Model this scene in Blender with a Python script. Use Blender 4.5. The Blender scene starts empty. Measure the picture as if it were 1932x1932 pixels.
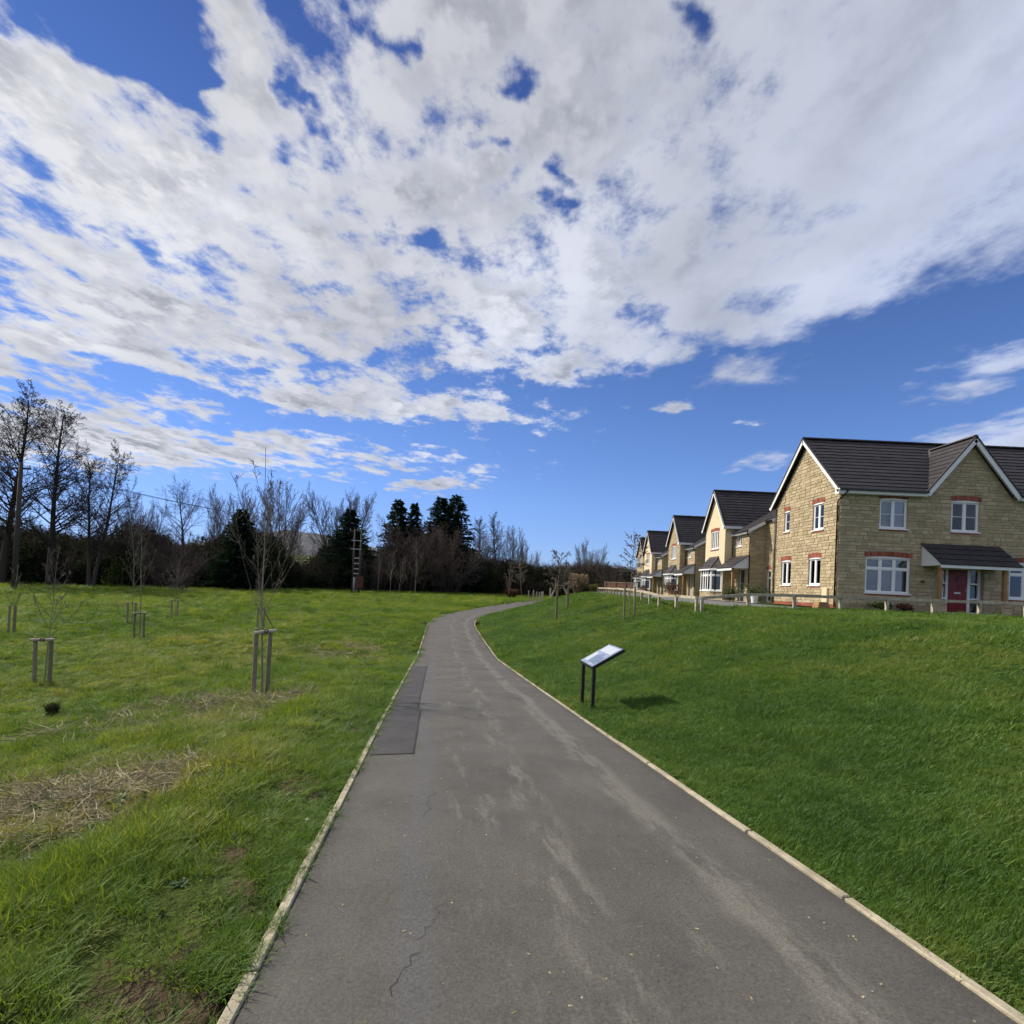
import bpy, math, random
import numpy as np
from mathutils import Vector, Matrix, noise as mnoise

R_ = math.radians
scene = bpy.context.scene
col = scene.collection
rnd = random.Random(7)
NR = np.random.RandomState(11)

# ------------------------------------------------------------------ camera
FPX, PCX, PCY, EYE = 967.0, 966.0, 1090.0, 1.53       # focal length and principal point for a 1932 px wide frame
PITCH, ROLL = R_(0.7), R_(2.6)
Fv = np.array([0, math.cos(PITCH), math.sin(PITCH)]); U0 = np.array([0, -math.sin(PITCH), math.cos(PITCH)]); R0 = np.array([1.0, 0, 0])
Rv = R0 * math.cos(ROLL) + U0 * math.sin(ROLL); Uv = -R0 * math.sin(ROLL) + U0 * math.cos(ROLL)
Cpos = np.array([0, 0, EYE])
cam_d = bpy.data.cameras.new('camera'); cam = bpy.data.objects.new('camera', cam_d); col.objects.link(cam)
cam_d.sensor_width = 36; cam_d.lens = 36 * FPX / 1932; cam_d.shift_y = (PCY - 966) / 1932
cam_d.clip_start = 0.05; cam_d.clip_end = 12000
M = Matrix.Identity(4)
for i in range(3):
    M[i][0], M[i][1], M[i][2], M[i][3] = Rv[i], Uv[i], -Fv[i], Cpos[i]
cam.matrix_world = M
scene.camera = cam

def ray(px, py):
    return Fv + (px - PCX) / FPX * Rv - (py - PCY) / FPX * Uv
def un(px, py, d):
    v = ray(px, py); return Cpos + v * (d / v[1])

# ------------------------------------------------------------------ light
SUN_AZ, SUN_EL = R_(-66), R_(40)
S = Vector((math.sin(SUN_AZ) * math.cos(SUN_EL), math.cos(SUN_AZ) * math.cos(SUN_EL), math.sin(SUN_EL)))
sl = bpy.data.lights.new('sun', 'SUN'); sl.energy = 4.7; sl.angle = R_(0.9); sl.color = (1.0, 0.91, 0.77)
so = bpy.data.objects.new('sun', sl); col.objects.link(so); so.rotation_euler = S.to_track_quat('Z', 'Y').to_euler(); so.location = (-60, 60, 60)

class NT:
    """small helper to wire shader nodes"""
    def __init__(s, tree): s.t = tree; s.n = tree.nodes; s.l = tree.links
    def node(s, typ, **kw):
        n = s.n.new(typ)
        for k, v in kw.items(): setattr(n, k, v)
        return n
    def put(s, sock, v):
        if v is None: return
        if isinstance(v, bpy.types.NodeSocket): s.l.new(v, sock)
        else:
            try: sock.default_value = v
            except Exception: sock.default_value = (*v, 1.0)
    def m(s, op, a, b=None, c=None, clamp=False):
        n = s.node('ShaderNodeMath', operation=op, use_clamp=clamp)
        for i, v in enumerate((a, b, c)): s.put(n.inputs[i], v)
        return n.outputs[0]
    def mr(s, v, a, b, c=0.0, d=1.0, smooth=False):
        n = s.node('ShaderNodeMapRange', interpolation_type='SMOOTHSTEP' if smooth else 'LINEAR')
        for i, q in enumerate((v, a, b, c, d)): s.put(n.inputs[i], q)
        return n.outputs[0]
    def mix(s, f, a, b, blend='MIX'):
        n = s.node('ShaderNodeMix', data_type='RGBA', blend_type=blend)
        s.put(n.inputs[0], f); s.put(n.inputs[6], a); s.put(n.inputs[7], b)
        return n.outputs[2]
    def noise(s, vec, scale, detail=4, rough=0.55, dist=0.0, out=0):
        n = s.node('ShaderNodeTexNoise')
        s.put(n.inputs['Vector'], vec); s.put(n.inputs['Scale'], scale); s.put(n.inputs['Detail'], detail)
        s.put(n.inputs['Roughness'], rough); s.put(n.inputs['Distortion'], dist)
        return n.outputs[out]
    def ramp(s, f, stops):
        n = s.node('ShaderNodeValToRGB'); e = n.color_ramp.elements
        while len(e) < len(stops): e.new(0.5)
        for i, (p, c) in enumerate(stops):
            e[i].position = p; e[i].color = (*c, 1)
        s.put(n.inputs[0], f); return n.outputs[0]
    def comb(s, x, y, z=0.0):
        n = s.node('ShaderNodeCombineXYZ')
        for i, v in enumerate((x, y, z)): s.put(n.inputs[i], v)
        return n.outputs[0]
    def sep(s, v):
        n = s.node('ShaderNodeSeparateXYZ'); s.put(n.inputs[0], v); return n.outputs
    def bump(s, h, strength=0.3, dist=0.02):
        n = s.node('ShaderNodeBump'); s.put(n.inputs['Strength'], strength); s.put(n.inputs['Distance'], dist); s.put(n.inputs['Height'], h)
        return n.outputs[0]

# ------------------------------------------------------------------ sky with a broken cloud sheet
world = bpy.data.worlds.new('World'); scene.world = world; world.use_nodes = True
world.node_tree.nodes.clear(); W = NT(world.node_tree)
ZOFF = 0.04
def plane_of(px, py):
    v = ray(px, py); v = v / np.linalg.norm(v); return v[0] / (v[2] + ZOFF), v[1] / (v[2] + ZOFF)
sky = W.node('ShaderNodeTexSky', sky_type='NISHITA', sun_disc=False, sun_elevation=SUN_EL, sun_rotation=SUN_AZ, altitude=50, air_density=1.0, dust_density=0.0, ozone_density=2.2)
d_ = W.sep(W.node('ShaderNodeTexCoord').outputs['Generated'])
zz = W.m('ADD', W.m('MAXIMUM', d_[2], 0.012), ZOFF)
pX = W.m('DIVIDE', d_[0], zz); pY = W.m('DIVIDE', d_[1], zz)
pv = W.comb(pX, pY, 0.0)
warp = W.node('ShaderNodeVectorMath', operation='MULTIPLY_ADD')
wn = W.node('ShaderNodeVectorMath', operation='SUBTRACT'); W.put(wn.inputs[0], W.noise(pv, 2.6, 4, 0.6, out=1)); wn.inputs[1].default_value = (0.5, 0.5, 0.5)
W.put(warp.inputs[0], wn.outputs[0]); warp.inputs[1].default_value = (0.6, 0.6, 0); W.put(warp.inputs[2], pv)
wv = W.sep(warp.outputs[0]); wX, wY = wv[0], wv[1]
wvec = warp.outputs[0]
def ellipse(c, ang, ra, rb):
    """1 at the centre, 0 on the rim, negative outside"""
    mp = W.node('ShaderNodeMapping', vector_type='TEXTURE')
    W.put(mp.inputs[0], wvec); mp.inputs[1].default_value = (c[0], c[1], 0); mp.inputs[2].default_value = (0, 0, ang); mp.inputs[3].default_value = (ra, rb, 1)
    ln = W.node('ShaderNodeVectorMath', operation='LENGTH'); W.put(ln.inputs[0], mp.outputs[0])
    return W.m('SUBTRACT', 1.0, ln.outputs['Value'])
def seg_ellipse(p0, p1, rb, grow=1.0):
    a, b = plane_of(*p0), plane_of(*p1)
    c = ((a[0] + b[0]) / 2, (a[1] + b[1]) / 2); L = math.hypot(b[0] - a[0], b[1] - a[1]) / 2 * grow
    return ellipse(c, math.atan2(b[1] - a[1], b[0] - a[0]), max(L, rb), rb)
def line_side(p0, p1, soft):
    a, b = plane_of(*p0), plane_of(*p1); dx, dy = b[0] - a[0], b[1] - a[1]; L = math.hypot(dx, dy)
    nx, ny = dy / L, -dx / L                                # towards the viewer for a line drawn left to right
    return W.m('DIVIDE', W.m('ADD', W.m('MULTIPLY', W.m('SUBTRACT', wX, a[0]), nx), W.m('MULTIPLY', W.m('SUBTRACT', wY, a[1]), ny)), soft)
cov = W.m('MINIMUM', line_side((-100, 735), (1250, 690), 0.40), line_side((1300, 720), (1932, 490), 0.36))
cov = W.m('MINIMUM', cov, 0.50)
for p0, p1, rb, k in (((-700, 780), (730, 860), .80, .95), ((200, 735), (1010, 785), .30, .9), ((1340, 690), (1470, 710), .16, .5), ((880, 620), (1050, 660), .16, .5)):
    cov = W.m('MAXIMUM', cov, W.m('MULTIPLY', seg_ellipse(p0, p1, rb), k))
for p0, p1, rb, k in (((770, 925), (900, 912), .22, .8), ((1235, 772), (1310, 765), .07, .6), ((1050, 672), (1130, 715), .09, .7),
                      ((1790, 700), (1990, 660), .12, .55), ((1750, 745), (1990, 705), .13, .5), ((1780, 850), (2050, 800), .35, .7),
                      ((1390, 880), (1470, 870), .15, .35), ((1395, 802), (1430, 800), .05, .45)):
    cov = W.m('MAXIMUM', cov, W.m('MULTIPLY', seg_ellipse(p0, p1, rb), k))
for p0, p1, rb, k in (((-60, 30), (390, 60), .085, 2.1), ((270, 105), (365, 165), .085, 1.9), ((-40, 180), (40, 330), .05, .7),
                      ((690, 15), (735, 60), .035, 1.0), ((1270, 10), (1320, 90), .035, 1.1), ((960, 95), (1000, 115), .035, .8),
                      ((600, 175), (650, 230), .025, .7), ((530, 290), (630, 360), .04, .6), ((895, 295), (940, 350), .035, .8),
                      ((1030, 365), (1085, 345), .035, .8), ((210, 425), (260, 475), .05, .8), ((740, 460), (840, 470), .07, .8),
                      ((60, 500), (10, 600), .07, .7), ((390, 330), (420, 300), .04, .5), ((820, 610), (880, 640), .12, .8),
                      ((120, 690), (560, 780), .13, 1.15), ((300, 795), (760, 800), .17, .9), ((600, 680), (850, 650), .10, .55),
                      ((1130, 600), (1330, 640), .10, .35), ((1320, 690), (1480, 690), .10, .5)):
    cov = W.m('SUBTRACT', cov, W.m('MULTIPLY', W.m('MAXIMUM', W.m('ADD', seg_ellipse(p0, p1, rb * 1.45, 1.25), 0.2), 0.0), k * 0.72))
sv = W.comb(W.m('MULTIPLY', pX, 1.22), W.m('MULTIPLY', pY, 0.95), 0.37)
n1 = W.noise(sv, 4.4, 9, 0.62, 0.0)
off = W.node('ShaderNodeVectorMath', operation='ADD'); W.put(off.inputs[0], sv); off.inputs[1].default_value = (-0.075, 0.03, 0.0)
n2 = W.noise(off.outputs[0], 4.4, 4, 0.55, 0.0)
amp = W.mr(pX, 0.0, 0.9, 3.5, 1.6)
n3 = W.noise(sv, 13.0, 4, 0.6, 0.0)
amp3 = W.mr(pX, 0.1, 0.9, 0.75, 0.1)
dens = W.m('ADD', cov, W.m('ADD', W.m('MULTIPLY', W.m('SUBTRACT', n1, 0.475), amp), W.m('MULTIPLY', W.m('SUBTRACT', n3, 0.48), amp3)))
alpha = W.mr(dens, -0.12, 0.55, 0, 1, True)
thick = W.mr(dens, 0.22, 0.98, 0, 1, True)
lit = W.mr(W.m('ADD', W.m('SUBTRACT', n1, n2), W.m('MULTIPLY', W.m('SUBTRACT', n3, 0.5), 0.35)), -0.15, 0.115, 0, 1, True)
lk = W.mr(pX, 0.05, 0.75, 0.0, 0.68)
lit = W.m('ADD', W.m('MULTIPLY', lit, W.m('SUBTRACT', 1.0, lk)), W.m('MULTIPLY', lk, 0.66))
sdot = W.node('ShaderNodeVectorMath', operation='DOT_PRODUCT'); W.put(sdot.inputs[0], W.comb(*d_)); sdot.inputs[1].default_value = S
glow = W.mr(sdot.outputs['Value'], 0.0, 0.95, 0, 1)
cshade = W.mix(lit, (2.65, 2.78, 3.12), (6.2, 6.2, 6.35))
cthin = (5.9, 6.0, 6.3)
ccol = W.mix(W.m('MULTIPLY', thick, 0.9), cthin, cshade)
gt = W.mix(glow, (0.72, 0.80, 1.0), (1.0, 1.0, 1.01))
big = W.mr(W.noise(sv, 1.5, 2, 0.5), 0.35, 0.65, 1.10, 0.80)
g1 = W.node('ShaderNodeVectorMath', operation='SCALE'); W.put(g1.inputs[0], ccol); W.put(g1.inputs['Scale'], big)
gc = W.node('ShaderNodeVectorMath', operation='MULTIPLY'); W.put(gc.inputs[0], g1.outputs[0]); W.put(gc.inputs[1], gt)
tint = W.mix(1.0, sky.outputs[0], W.mix(W.mr(d_[2], 0.15, 0.75), (0.78, 1.02, 1.40), (0.36, 0.47, 0.82)), 'MULTIPLY')
kd = W.node('ShaderNodeVectorMath', operation='MULTIPLY_ADD'); W.put(kd.inputs[0], tint); kd.inputs[1].default_value = (0.16, 0.10, 0.035); kd.inputs[2].default_value = (1, 1, 1)
dv = W.node('ShaderNodeVectorMath', operation='DIVIDE'); W.put(dv.inputs[0], tint); W.put(dv.inputs[1], kd.outputs[0])
final = W.mix(W.m('MULTIPLY', alpha, 0.97), dv.outputs[0], gc.outputs[0])
bg = W.node('ShaderNodeBackground'); W.put(bg.inputs[0], final); bg.inputs[1].default_value = 0.1
wo = W.node('ShaderNodeOutputWorld'); W.l.new(bg.outputs[0], wo.inputs[0])
world.cycles.sampling_method = 'MANUAL'; world.cycles.sample_map_resolution = 1024

vs = scene.view_settings; vs.view_transform = 'Standard'; vs.look = 'None'; vs.gamma = 1; vs.exposure = 0.4
try: vs.use_curve_mapping = False
except Exception: pass
scene.cycles.use_denoising = True
scene.cycles.use_adaptive_sampling = True; scene.cycles.adaptive_threshold = 0.02; scene.cycles.adaptive_min_samples = 16
scene.cycles.max_bounces = 6; scene.cycles.diffuse_bounces = 3; scene.cycles.glossy_bounces = 3; scene.cycles.transparent_max_bounces = 12
scene.cycles.sample_clamp_indirect = 6

# ------------------------------------------------------------------ mesh helpers
def tag(o, label=None, cat=None, group=None, kind=None):
    if label: o['label'] = label
    if cat: o['category'] = cat
    if group: o['group'] = group
    if kind: o['kind'] = kind
    return o
def empty(name, loc, label, cat, group=None, rz=0.0):
    o = bpy.data.objects.new(name, None); col.objects.link(o); o.location = loc; o.rotation_euler = (0, 0, rz)
    o.empty_display_size = 0.2
    return tag(o, label, cat, group)
def newobj(name, me, mat, parent=None):
    o = bpy.data.objects.new(name, me); col.objects.link(o)
    if mat is not None and not me.materials: me.materials.append(mat)
    if parent is not None: o.parent = parent
    return o
class MB:
    def __init__(s): s.v = []; s.f = []; s.t = []
    def poly(s, pts, t=0.5):
        b = len(s.v); s.v.extend([tuple(p) for p in pts]); s.f.append(tuple(range(b, b + len(pts)))); s.t.append(t)
    def hexa(s, p, t=0.5):
        """p: 8 corners, bottom 4 then top 4, both counter-clockwise from above"""
        b = len(s.v); s.v.extend([tuple(q) for q in p])
        for f in ((3, 2, 1, 0), (4, 5, 6, 7), (0, 1, 5, 4), (1, 2, 6, 5), (2, 3, 7, 6), (3, 0, 4, 7)):
            s.f.append(tuple(b + i for i in f)); s.t.append(t)
    def box(s, x0, x1, y0, y1, z0, z1, t=0.5):
        s.hexa([(x0, y0, z0), (x1, y0, z0), (x1, y1, z0), (x0, y1, z0), (x0, y0, z1), (x1, y0, z1), (x1, y1, z1), (x0, y1, z1)], t)
    def obox(s, O, D, N, s0, s1, n0, n1, z0, z1, t=0.5):
        """box in wall coordinates: s along D, n along the outward normal N"""
        g = lambda a, b, c: (O[0] + D[0] * a + N[0] * b, O[1] + D[1] * a + N[1] * b, O[2] + c)
        q = [g(s0, n1, z0), g(s1, n1, z0), g(s1, n0, z0), g(s0, n0, z0), g(s0, n1, z1), g(s1, n1, z1), g(s1, n0, z1), g(s0, n0, z1)]
        s.hexa(q, t)
    def beam(s, a, b, w, h, up=(0, 0, 1), t=0.5):
        a, b, up = Vector(a), Vector(b), Vector(up); d = (b - a).normalized(); x = d.cross(up).normalized(); u = x.cross(d)
        q = []
        for c in (a, b):
            q.append([c - x * w / 2 - u * h / 2, c + x * w / 2 - u * h / 2, c + x * w / 2 + u * h / 2, c - x * w / 2 + u * h / 2])
        s.hexa([q[0][0], q[0][1], q[1][1], q[1][0], q[0][3], q[0][2], q[1][2], q[1][3]], t)
    def tube(s, pts, rad, n=6, cap=True, t=0.5):
        P = [Vector(p) for p in pts]; b0 = len(s.v); x = None
        for i, p in enumerate(P):
            d = (P[min(i + 1, len(P) - 1)] - P[max(i - 1, 0)])
            if d.length < 1e-9: d = Vector((0, 0, 1))
            d.normalize()
            if x is None: x = d.orthogonal().normalized()
            x = x - d * x.dot(d)
            if x.length < 1e-6: x = d.orthogonal()
            x.normalize()
            y = d.cross(x); r = rad[i] if hasattr(rad, '__len__') else rad
            for k in range(n):
                a = 2 * math.pi * k / n; q = p + x * (math.cos(a) * r) + y * (math.sin(a) * r); s.v.append((q.x, q.y, q.z))
        for i in range(len(P) - 1):
            for k in range(n):
                a = b0 + i * n + k; c = b0 + i * n + (k + 1) % n
                s.f.append((a, c, c + n, a + n)); s.t.append(t)
        if cap:
            s.f.append(tuple(b0 + (n - 1 - k) for k in range(n))); s.t.append(t)
            e = b0 + (len(P) - 1) * n; s.f.append(tuple(e + k for k in range(n))); s.t.append(t)
    def mesh(s, name='mesh', smooth=False):
        me = bpy.data.meshes.new(name); me.from_pydata(s.v, [], s.f)
        at = me.attributes.new('tint', 'FLOAT', 'FACE'); at.data.foreach_set('value', np.array(s.t, dtype=np.float32))
        if smooth: me.polygons.foreach_set('use_smooth', np.ones(len(s.f), dtype=bool))
        me.update(); return me
    def build(s, name, mat, parent=None, smooth=False):
        if not s.f: return None
        return newobj(name, s.mesh(name, smooth), mat, parent)

# ------------------------------------------------------------------ materials
MATS = {}
def principled(name):
    m = bpy.data.materials.new(name); m.use_nodes = True; T = NT(m.node_tree); p = m.node_tree.nodes['Principled BSDF']; MATS[name] = m
    return m, T, p
def simple(name, c, rough=0.6, var=0.12, scale=6.0, bump=0.0, spec=0.3, metal=0.0, tintvar=0.0, rand=0.0, c2=None, bscale=None):
    m, T, p = principled(name)
    tc = T.node('ShaderNodeTexCoord').outputs['Object']
    n = T.noise(tc, scale, 5, 0.6)
    f = T.mr(n, 0.25, 0.75, 0, 1)
    lo = tuple(x * (1 - var) for x in c); hi = tuple(min(1, x * (1 + var)) for x in (c2 or c))
    cc = T.mix(f, lo, hi)
    if tintvar:
        a = T.node('ShaderNodeAttribute', attribute_name='tint').outputs['Fac']
        cc = T.mix(1.0, cc, T.mix(a, tuple([1 - tintvar] * 3), tuple([1 + tintvar] * 3)), 'MULTIPLY')
    if rand:
        a = T.node('ShaderNodeObjectInfo').outputs['Random']
        cc = T.mix(1.0, cc, T.mix(a, tuple([1 - rand] * 3), tuple([1 + rand] * 3)), 'MULTIPLY')
    T.put(p.inputs['Base Color'], cc); p.inputs['Roughness'].default_value = rough; p.inputs['Specular IOR Level'].default_value = spec; p.inputs['Metallic'].default_value = metal
    if bump: T.put(p.inputs['Normal'], T.bump(T.noise(tc, bscale or scale * 4, 6, 0.65), bump, 0.02))
    return m
WHITE = simple('white_upvc', (0.74, 0.75, 0.76), 0.35, 0.03, 3, spec=0.4)
BARGE = simple('white_painted_board', (0.72, 0.73, 0.74), 0.5, 0.05, 3)
BLACKP = simple('black_plastic_pipe', (0.018, 0.015, 0.016), 0.4, 0.2, 5, spec=0.4)
TILE = simple('dark_concrete_tile', (0.025, 0.0215, 0.0245), 0.62, 0.25, 2.2, bump=0.25, tintvar=0.35, spec=0.35, bscale=30)
RIDGE = simple('ridge_tile', (0.045, 0.037, 0.038), 0.65, 0.25, 3, bump=0.2)
BRICK = simple('red_brick', (0.27, 0.085, 0.055), 0.8, 0.25, 7, bump=0.3, tintvar=0.3)
MORTAR = simple('pale_mortar', (0.33, 0.28, 0.20), 0.9, 0.15, 9, bump=0.3)
RENDER = simple('cream_render', (0.60, 0.50, 0.34), 0.9, 0.05, 2.0, bump=0.25, bscale=60)
OAK = simple('oak_post', (0.30, 0.165, 0.07), 0.65, 0.25, 5, bump=0.2)
DOORRED = simple('red_door', (0.18, 0.007, 0.011), 0.35, 0.05, 2, spec=0.45)
DOORDK = simple('dark_door', (0.02, 0.025, 0.035), 0.4, 0.1, 2, spec=0.45)
STEELG = simple('brushed_metal', (0.55, 0.55, 0.54), 0.35, 0.05, 8, metal=0.9)
TIMBER = simple('weathered_timber', (0.27, 0.235, 0.165), 0.85, 0.35, 9, bump=0.4, rand=0.12, c2=(0.40, 0.36, 0.27))
STAKE = simple('treated_stake', (0.20, 0.175, 0.115), 0.85, 0.35, 12, bump=0.4, rand=0.15)
RUBBER = simple('black_strap', (0.012, 0.012, 0.012), 0.6, 0.2, 5)
KERB = simple('concrete_kerb', (0.31, 0.275, 0.205), 0.85, 0.34, 7, bump=0.5, rand=0.14)
PANELM = simple('sign_black_metal', (0.010, 0.009, 0.012), 0.4, 0.15, 6, spec=0.4)
STONE_C = None
def stone_mat(name, c1, c2, c3):
    m, T, p = principled(name)
    a = T.node('ShaderNodeAttribute', attribute_name='tint').outputs['Fac']
    tc = T.node('ShaderNodeTexCoord').outputs['Object']
    cc = T.ramp(a, [(0.0, c1), (0.55, c2), (1.0, c3)])
    n = T.noise(tc, 9, 6, 0.65)
    cc = T.mix(1.0, cc, T.mix(T.mr(n, 0.2, 0.8), (0.74, 0.74, 0.74), (1.22, 1.21, 1.18)), 'MULTIPLY')
    st = T.mr(T.noise(tc, 0.7, 4, 0.6), 0.5, 0.75)
    cc = T.mix(T.m('MULTIPLY', st, 0.22), cc, (0.17, 0.15, 0.10))
    T.put(p.inputs['Base Color'], cc); p.inputs['Roughness'].default_value = 0.88; p.inputs['Specular IOR Level'].default_value = 0.2
    T.put(p.inputs['Normal'], T.bump(T.noise(tc, 26, 6, 0.7), 0.6, 0.02))
    return m
STONE = stone_mat('reconstituted_stone', (0.34, 0.275, 0.175), (0.41, 0.337, 0.218), (0.48, 0.405, 0.275))
def glass_mat():
    m = bpy.data.materials.new('window_glass'); m.use_nodes = True; T = NT(m.node_tree); T.n.clear()
    tr = T.node('ShaderNodeBsdfTransparent'); tr.inputs[0].default_value = (0.72, 0.76, 0.78, 1)
    gl = T.node('ShaderNodeBsdfGlossy'); gl.inputs['Roughness'].default_value = 0.02; gl.inputs[0].default_value = (0.9, 0.95, 1, 1)
    tc = T.node('ShaderNodeTexCoord').outputs['Object']
    T.put(gl.inputs['Normal'], T.bump(T.noise(tc, 1.3, 2, 0.5), 0.05, 0.05))
    fr = T.node('ShaderNodeFresnel'); fr.inputs[0].default_value = 1.55
    f = T.m('MULTIPLY_ADD', fr.outputs[0], 1.0, 0.02, clamp=True)
    mx = T.node('ShaderNodeMixShader'); T.put(mx.inputs[0], f); T.l.new(tr.outputs[0], mx.inputs[1]); T.l.new(gl.outputs[0], mx.inputs[2])
    o = T.node('ShaderNodeOutputMaterial'); T.l.new(mx.outputs[0], o.inputs[0]); return m
GLASS = glass_mat()
CURTAIN = simple('net_curtain', (0.42, 0.44, 0.47), 0.9, 0.08, 6)
BLIND = simple('white_blind', (0.62, 0.62, 0.62), 0.7, 0.04, 3)
DARKROOM = simple('dim_room', (0.03, 0.032, 0.036), 0.95, 0.3, 1.2)

# ------------------------------------------------------------------ path line and terrain
CL = np.array([(1.6, -6.0), (1.0, -1.5), (.57, 2), (.43, 3), (.01, 5.85), (-.65, 10.4), (-1.3, 15), (-1.98, 20), (-2.66, 25), (-3.2, 29), (-3.74, 33), (-4.02, 36), (-4.15, 39),
               (-3.95, 42.5), (-3.45, 46), (-2.75, 49.5), (-1.5, 56), (-.1, 62), (1.1, 67), (3.4, 75), (8, 88), (16, 105), (40, 140), (120, 230)], float)
def resample(P, step):
    # Catmull-Rom through the points
    out = []
    for i in range(len(P) - 1):
        p0, p1, p2, p3 = P[max(i - 1, 0)], P[i], P[i + 1], P[min(i + 2, len(P) - 1)]
        n = max(2, int(np.linalg.norm(p2 - p1) / step))
        for k in range(n):
            t = k / n
            out.append(.5 * ((2 * p1) + (-p0 + p2) * t + (2 * p0 - 5 * p1 + 4 * p2 - p3) * t * t + (-p0 + 3 * p1 - 3 * p2 + p3) * t ** 3))
    out.append(P[-1]); return np.array(out)
CLF = resample(CL, 0.45)
CLC = CLF[::3]
def zp(Y): return np.interp(Y, [-8, 0, 20, 26, 36, 48, 60, 75, 130], [.55, 0, -1.44, -1.46, -1.38, -1.26, -1.14, -1.02, -.8])
HW = 1.53
def path_sd(X, Y):
    """signed distance to the path's middle line (right positive) and the height of the path there"""
    X = np.asarray(X, float); Y = np.asarray(Y, float); sh = X.shape; X = X.ravel(); Y = Y.ravel()
    best = np.full(X.shape, 1e9); sgn = np.ones(X.shape); zz_ = np.zeros(X.shape)
    for i in range(len(CLC) - 1):
        a, b = CLC[i], CLC[i + 1]; d = b - a; L2 = d.dot(d)
        t = np.clip(((X - a[0]) * d[0] + (Y - a[1]) * d[1]) / L2, 0, 1)
        qx = X - a[0] - t * d[0]; qy = Y - a[1] - t * d[1]; D = qx * qx + qy * qy
        m = D < best
        best[m] = D[m]; sgn[m] = np.where(d[0] * qy[m] - d[1] * qx[m] > 0, -1.0, 1.0); zz_[m] = zp(a[1] + t[m] * d[1])
    return (np.sqrt(best) * sgn).reshape(sh), zz_.reshape(sh)
def sm(t): t = np.clip(t, 0, 1); return t * t * (3 - 2 * t)
TLX = np.array([-400, -120, -64, -45, -36, -9, 14, 60, 300.]); TLY = np.array([-100, 40, 62, 78, 94, 120, 112, 130, 160.])
def tree_line(X): return np.interp(X, TLX, TLY)
_g = NR.rand(64, 64)
def vnoise(X, Y, s):
    x = np.asarray(X) * s; y = np.asarray(Y) * s; xi = np.floor(x).astype(int); yi = np.floor(y).astype(int); fx = sm(x - xi); fy = sm(y - yi)
    g = lambda a, b: _g[a % 64, b % 64]
    return (g(xi, yi) * (1 - fx) + g(xi + 1, yi) * fx) * (1 - fy) + (g(xi, yi + 1) * (1 - fx) + g(xi + 1, yi + 1) * fx) * fy - 0.5
def terrain(X, Y, sink=True, micro=True):
    X = np.asarray(X, float); Y = np.asarray(Y, float)
    sd, z0 = path_sd(X, Y); e = np.abs(sd) - (HW + .06); rr = np.hypot(X, Y)
    plat = 1.0 + .0125 * np.clip(X - 8, 0, 10)
    t = np.clip(e / 8.6, 0, 1); zr = z0 + (plat - z0) * (.45 * t + .55 * sm(t))
    plain = np.interp(Y, [0, 30, 84, 130], [-1.5, -1.5, -1.14, -.9])
    zl = z0 + (plain - z0) * sm((e - .5) / 8.5)
    z = np.where(sd > 0, zr, zl)
    far = Y - tree_line(X)
    z = z + np.clip(far - 4, 0, 420) * .045
    if micro:
        k = np.clip((e - .1) / .8, 0, 1) * np.clip(1 - far / 30, 0, 1) * np.where((X > 8.2) & (Y > 19.8), 0.0, 1.0)
        l = np.where(sd < 0, 1.0, .42)
        z = z + k * l * (.10 * vnoise(X, Y, .55) + .075 * vnoise(X + 9, Y + 4, 1.7) + .05 * vnoise(X + 3, Y + 7, 3.9))
        # lush tussock ridge left of the verge
        z = z + np.where(sd < 0, .05 * np.exp(-((e - 1.08 - .4 * vnoise(X, Y, .5)) / .3) ** 2) * np.clip((11 - Y) / 3, 0, 1), 0)
    if sink:
        w = .0 + .008 * rr
        z = z - np.where(e < .02 + w, .10 + .006 * rr, np.where(e < .10 + w * 2, .012, 0)) * np.where(rr < 160, 1, 0)
    return z
def zt(x, y): return float(terrain(np.array([x]), np.array([y]), sink=False)[0])
def cast(px, py, dmax=300.0):
    v = ray(px, py); v = v / v[1]; ds = np.geomspace(1.0, dmax, 900)
    P = Cpos[None] + ds[:, None] * v[None]; h = P[:, 2] - terrain(P[:, 0], P[:, 1], sink=False)
    i = int(np.argmax(h < 0))
    if h[i] >= 0: i = len(ds) - 1
    if i > 0:
        t = h[i - 1] / (h[i - 1] - h[i] + 1e-9); d = ds[i - 1] + (ds[i] - ds[i - 1]) * min(max(t, 0), 1)
    else: d = ds[0]
    p = Cpos + v * d
    return np.array([p[0], p[1], zt(p[0], p[1])])

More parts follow.
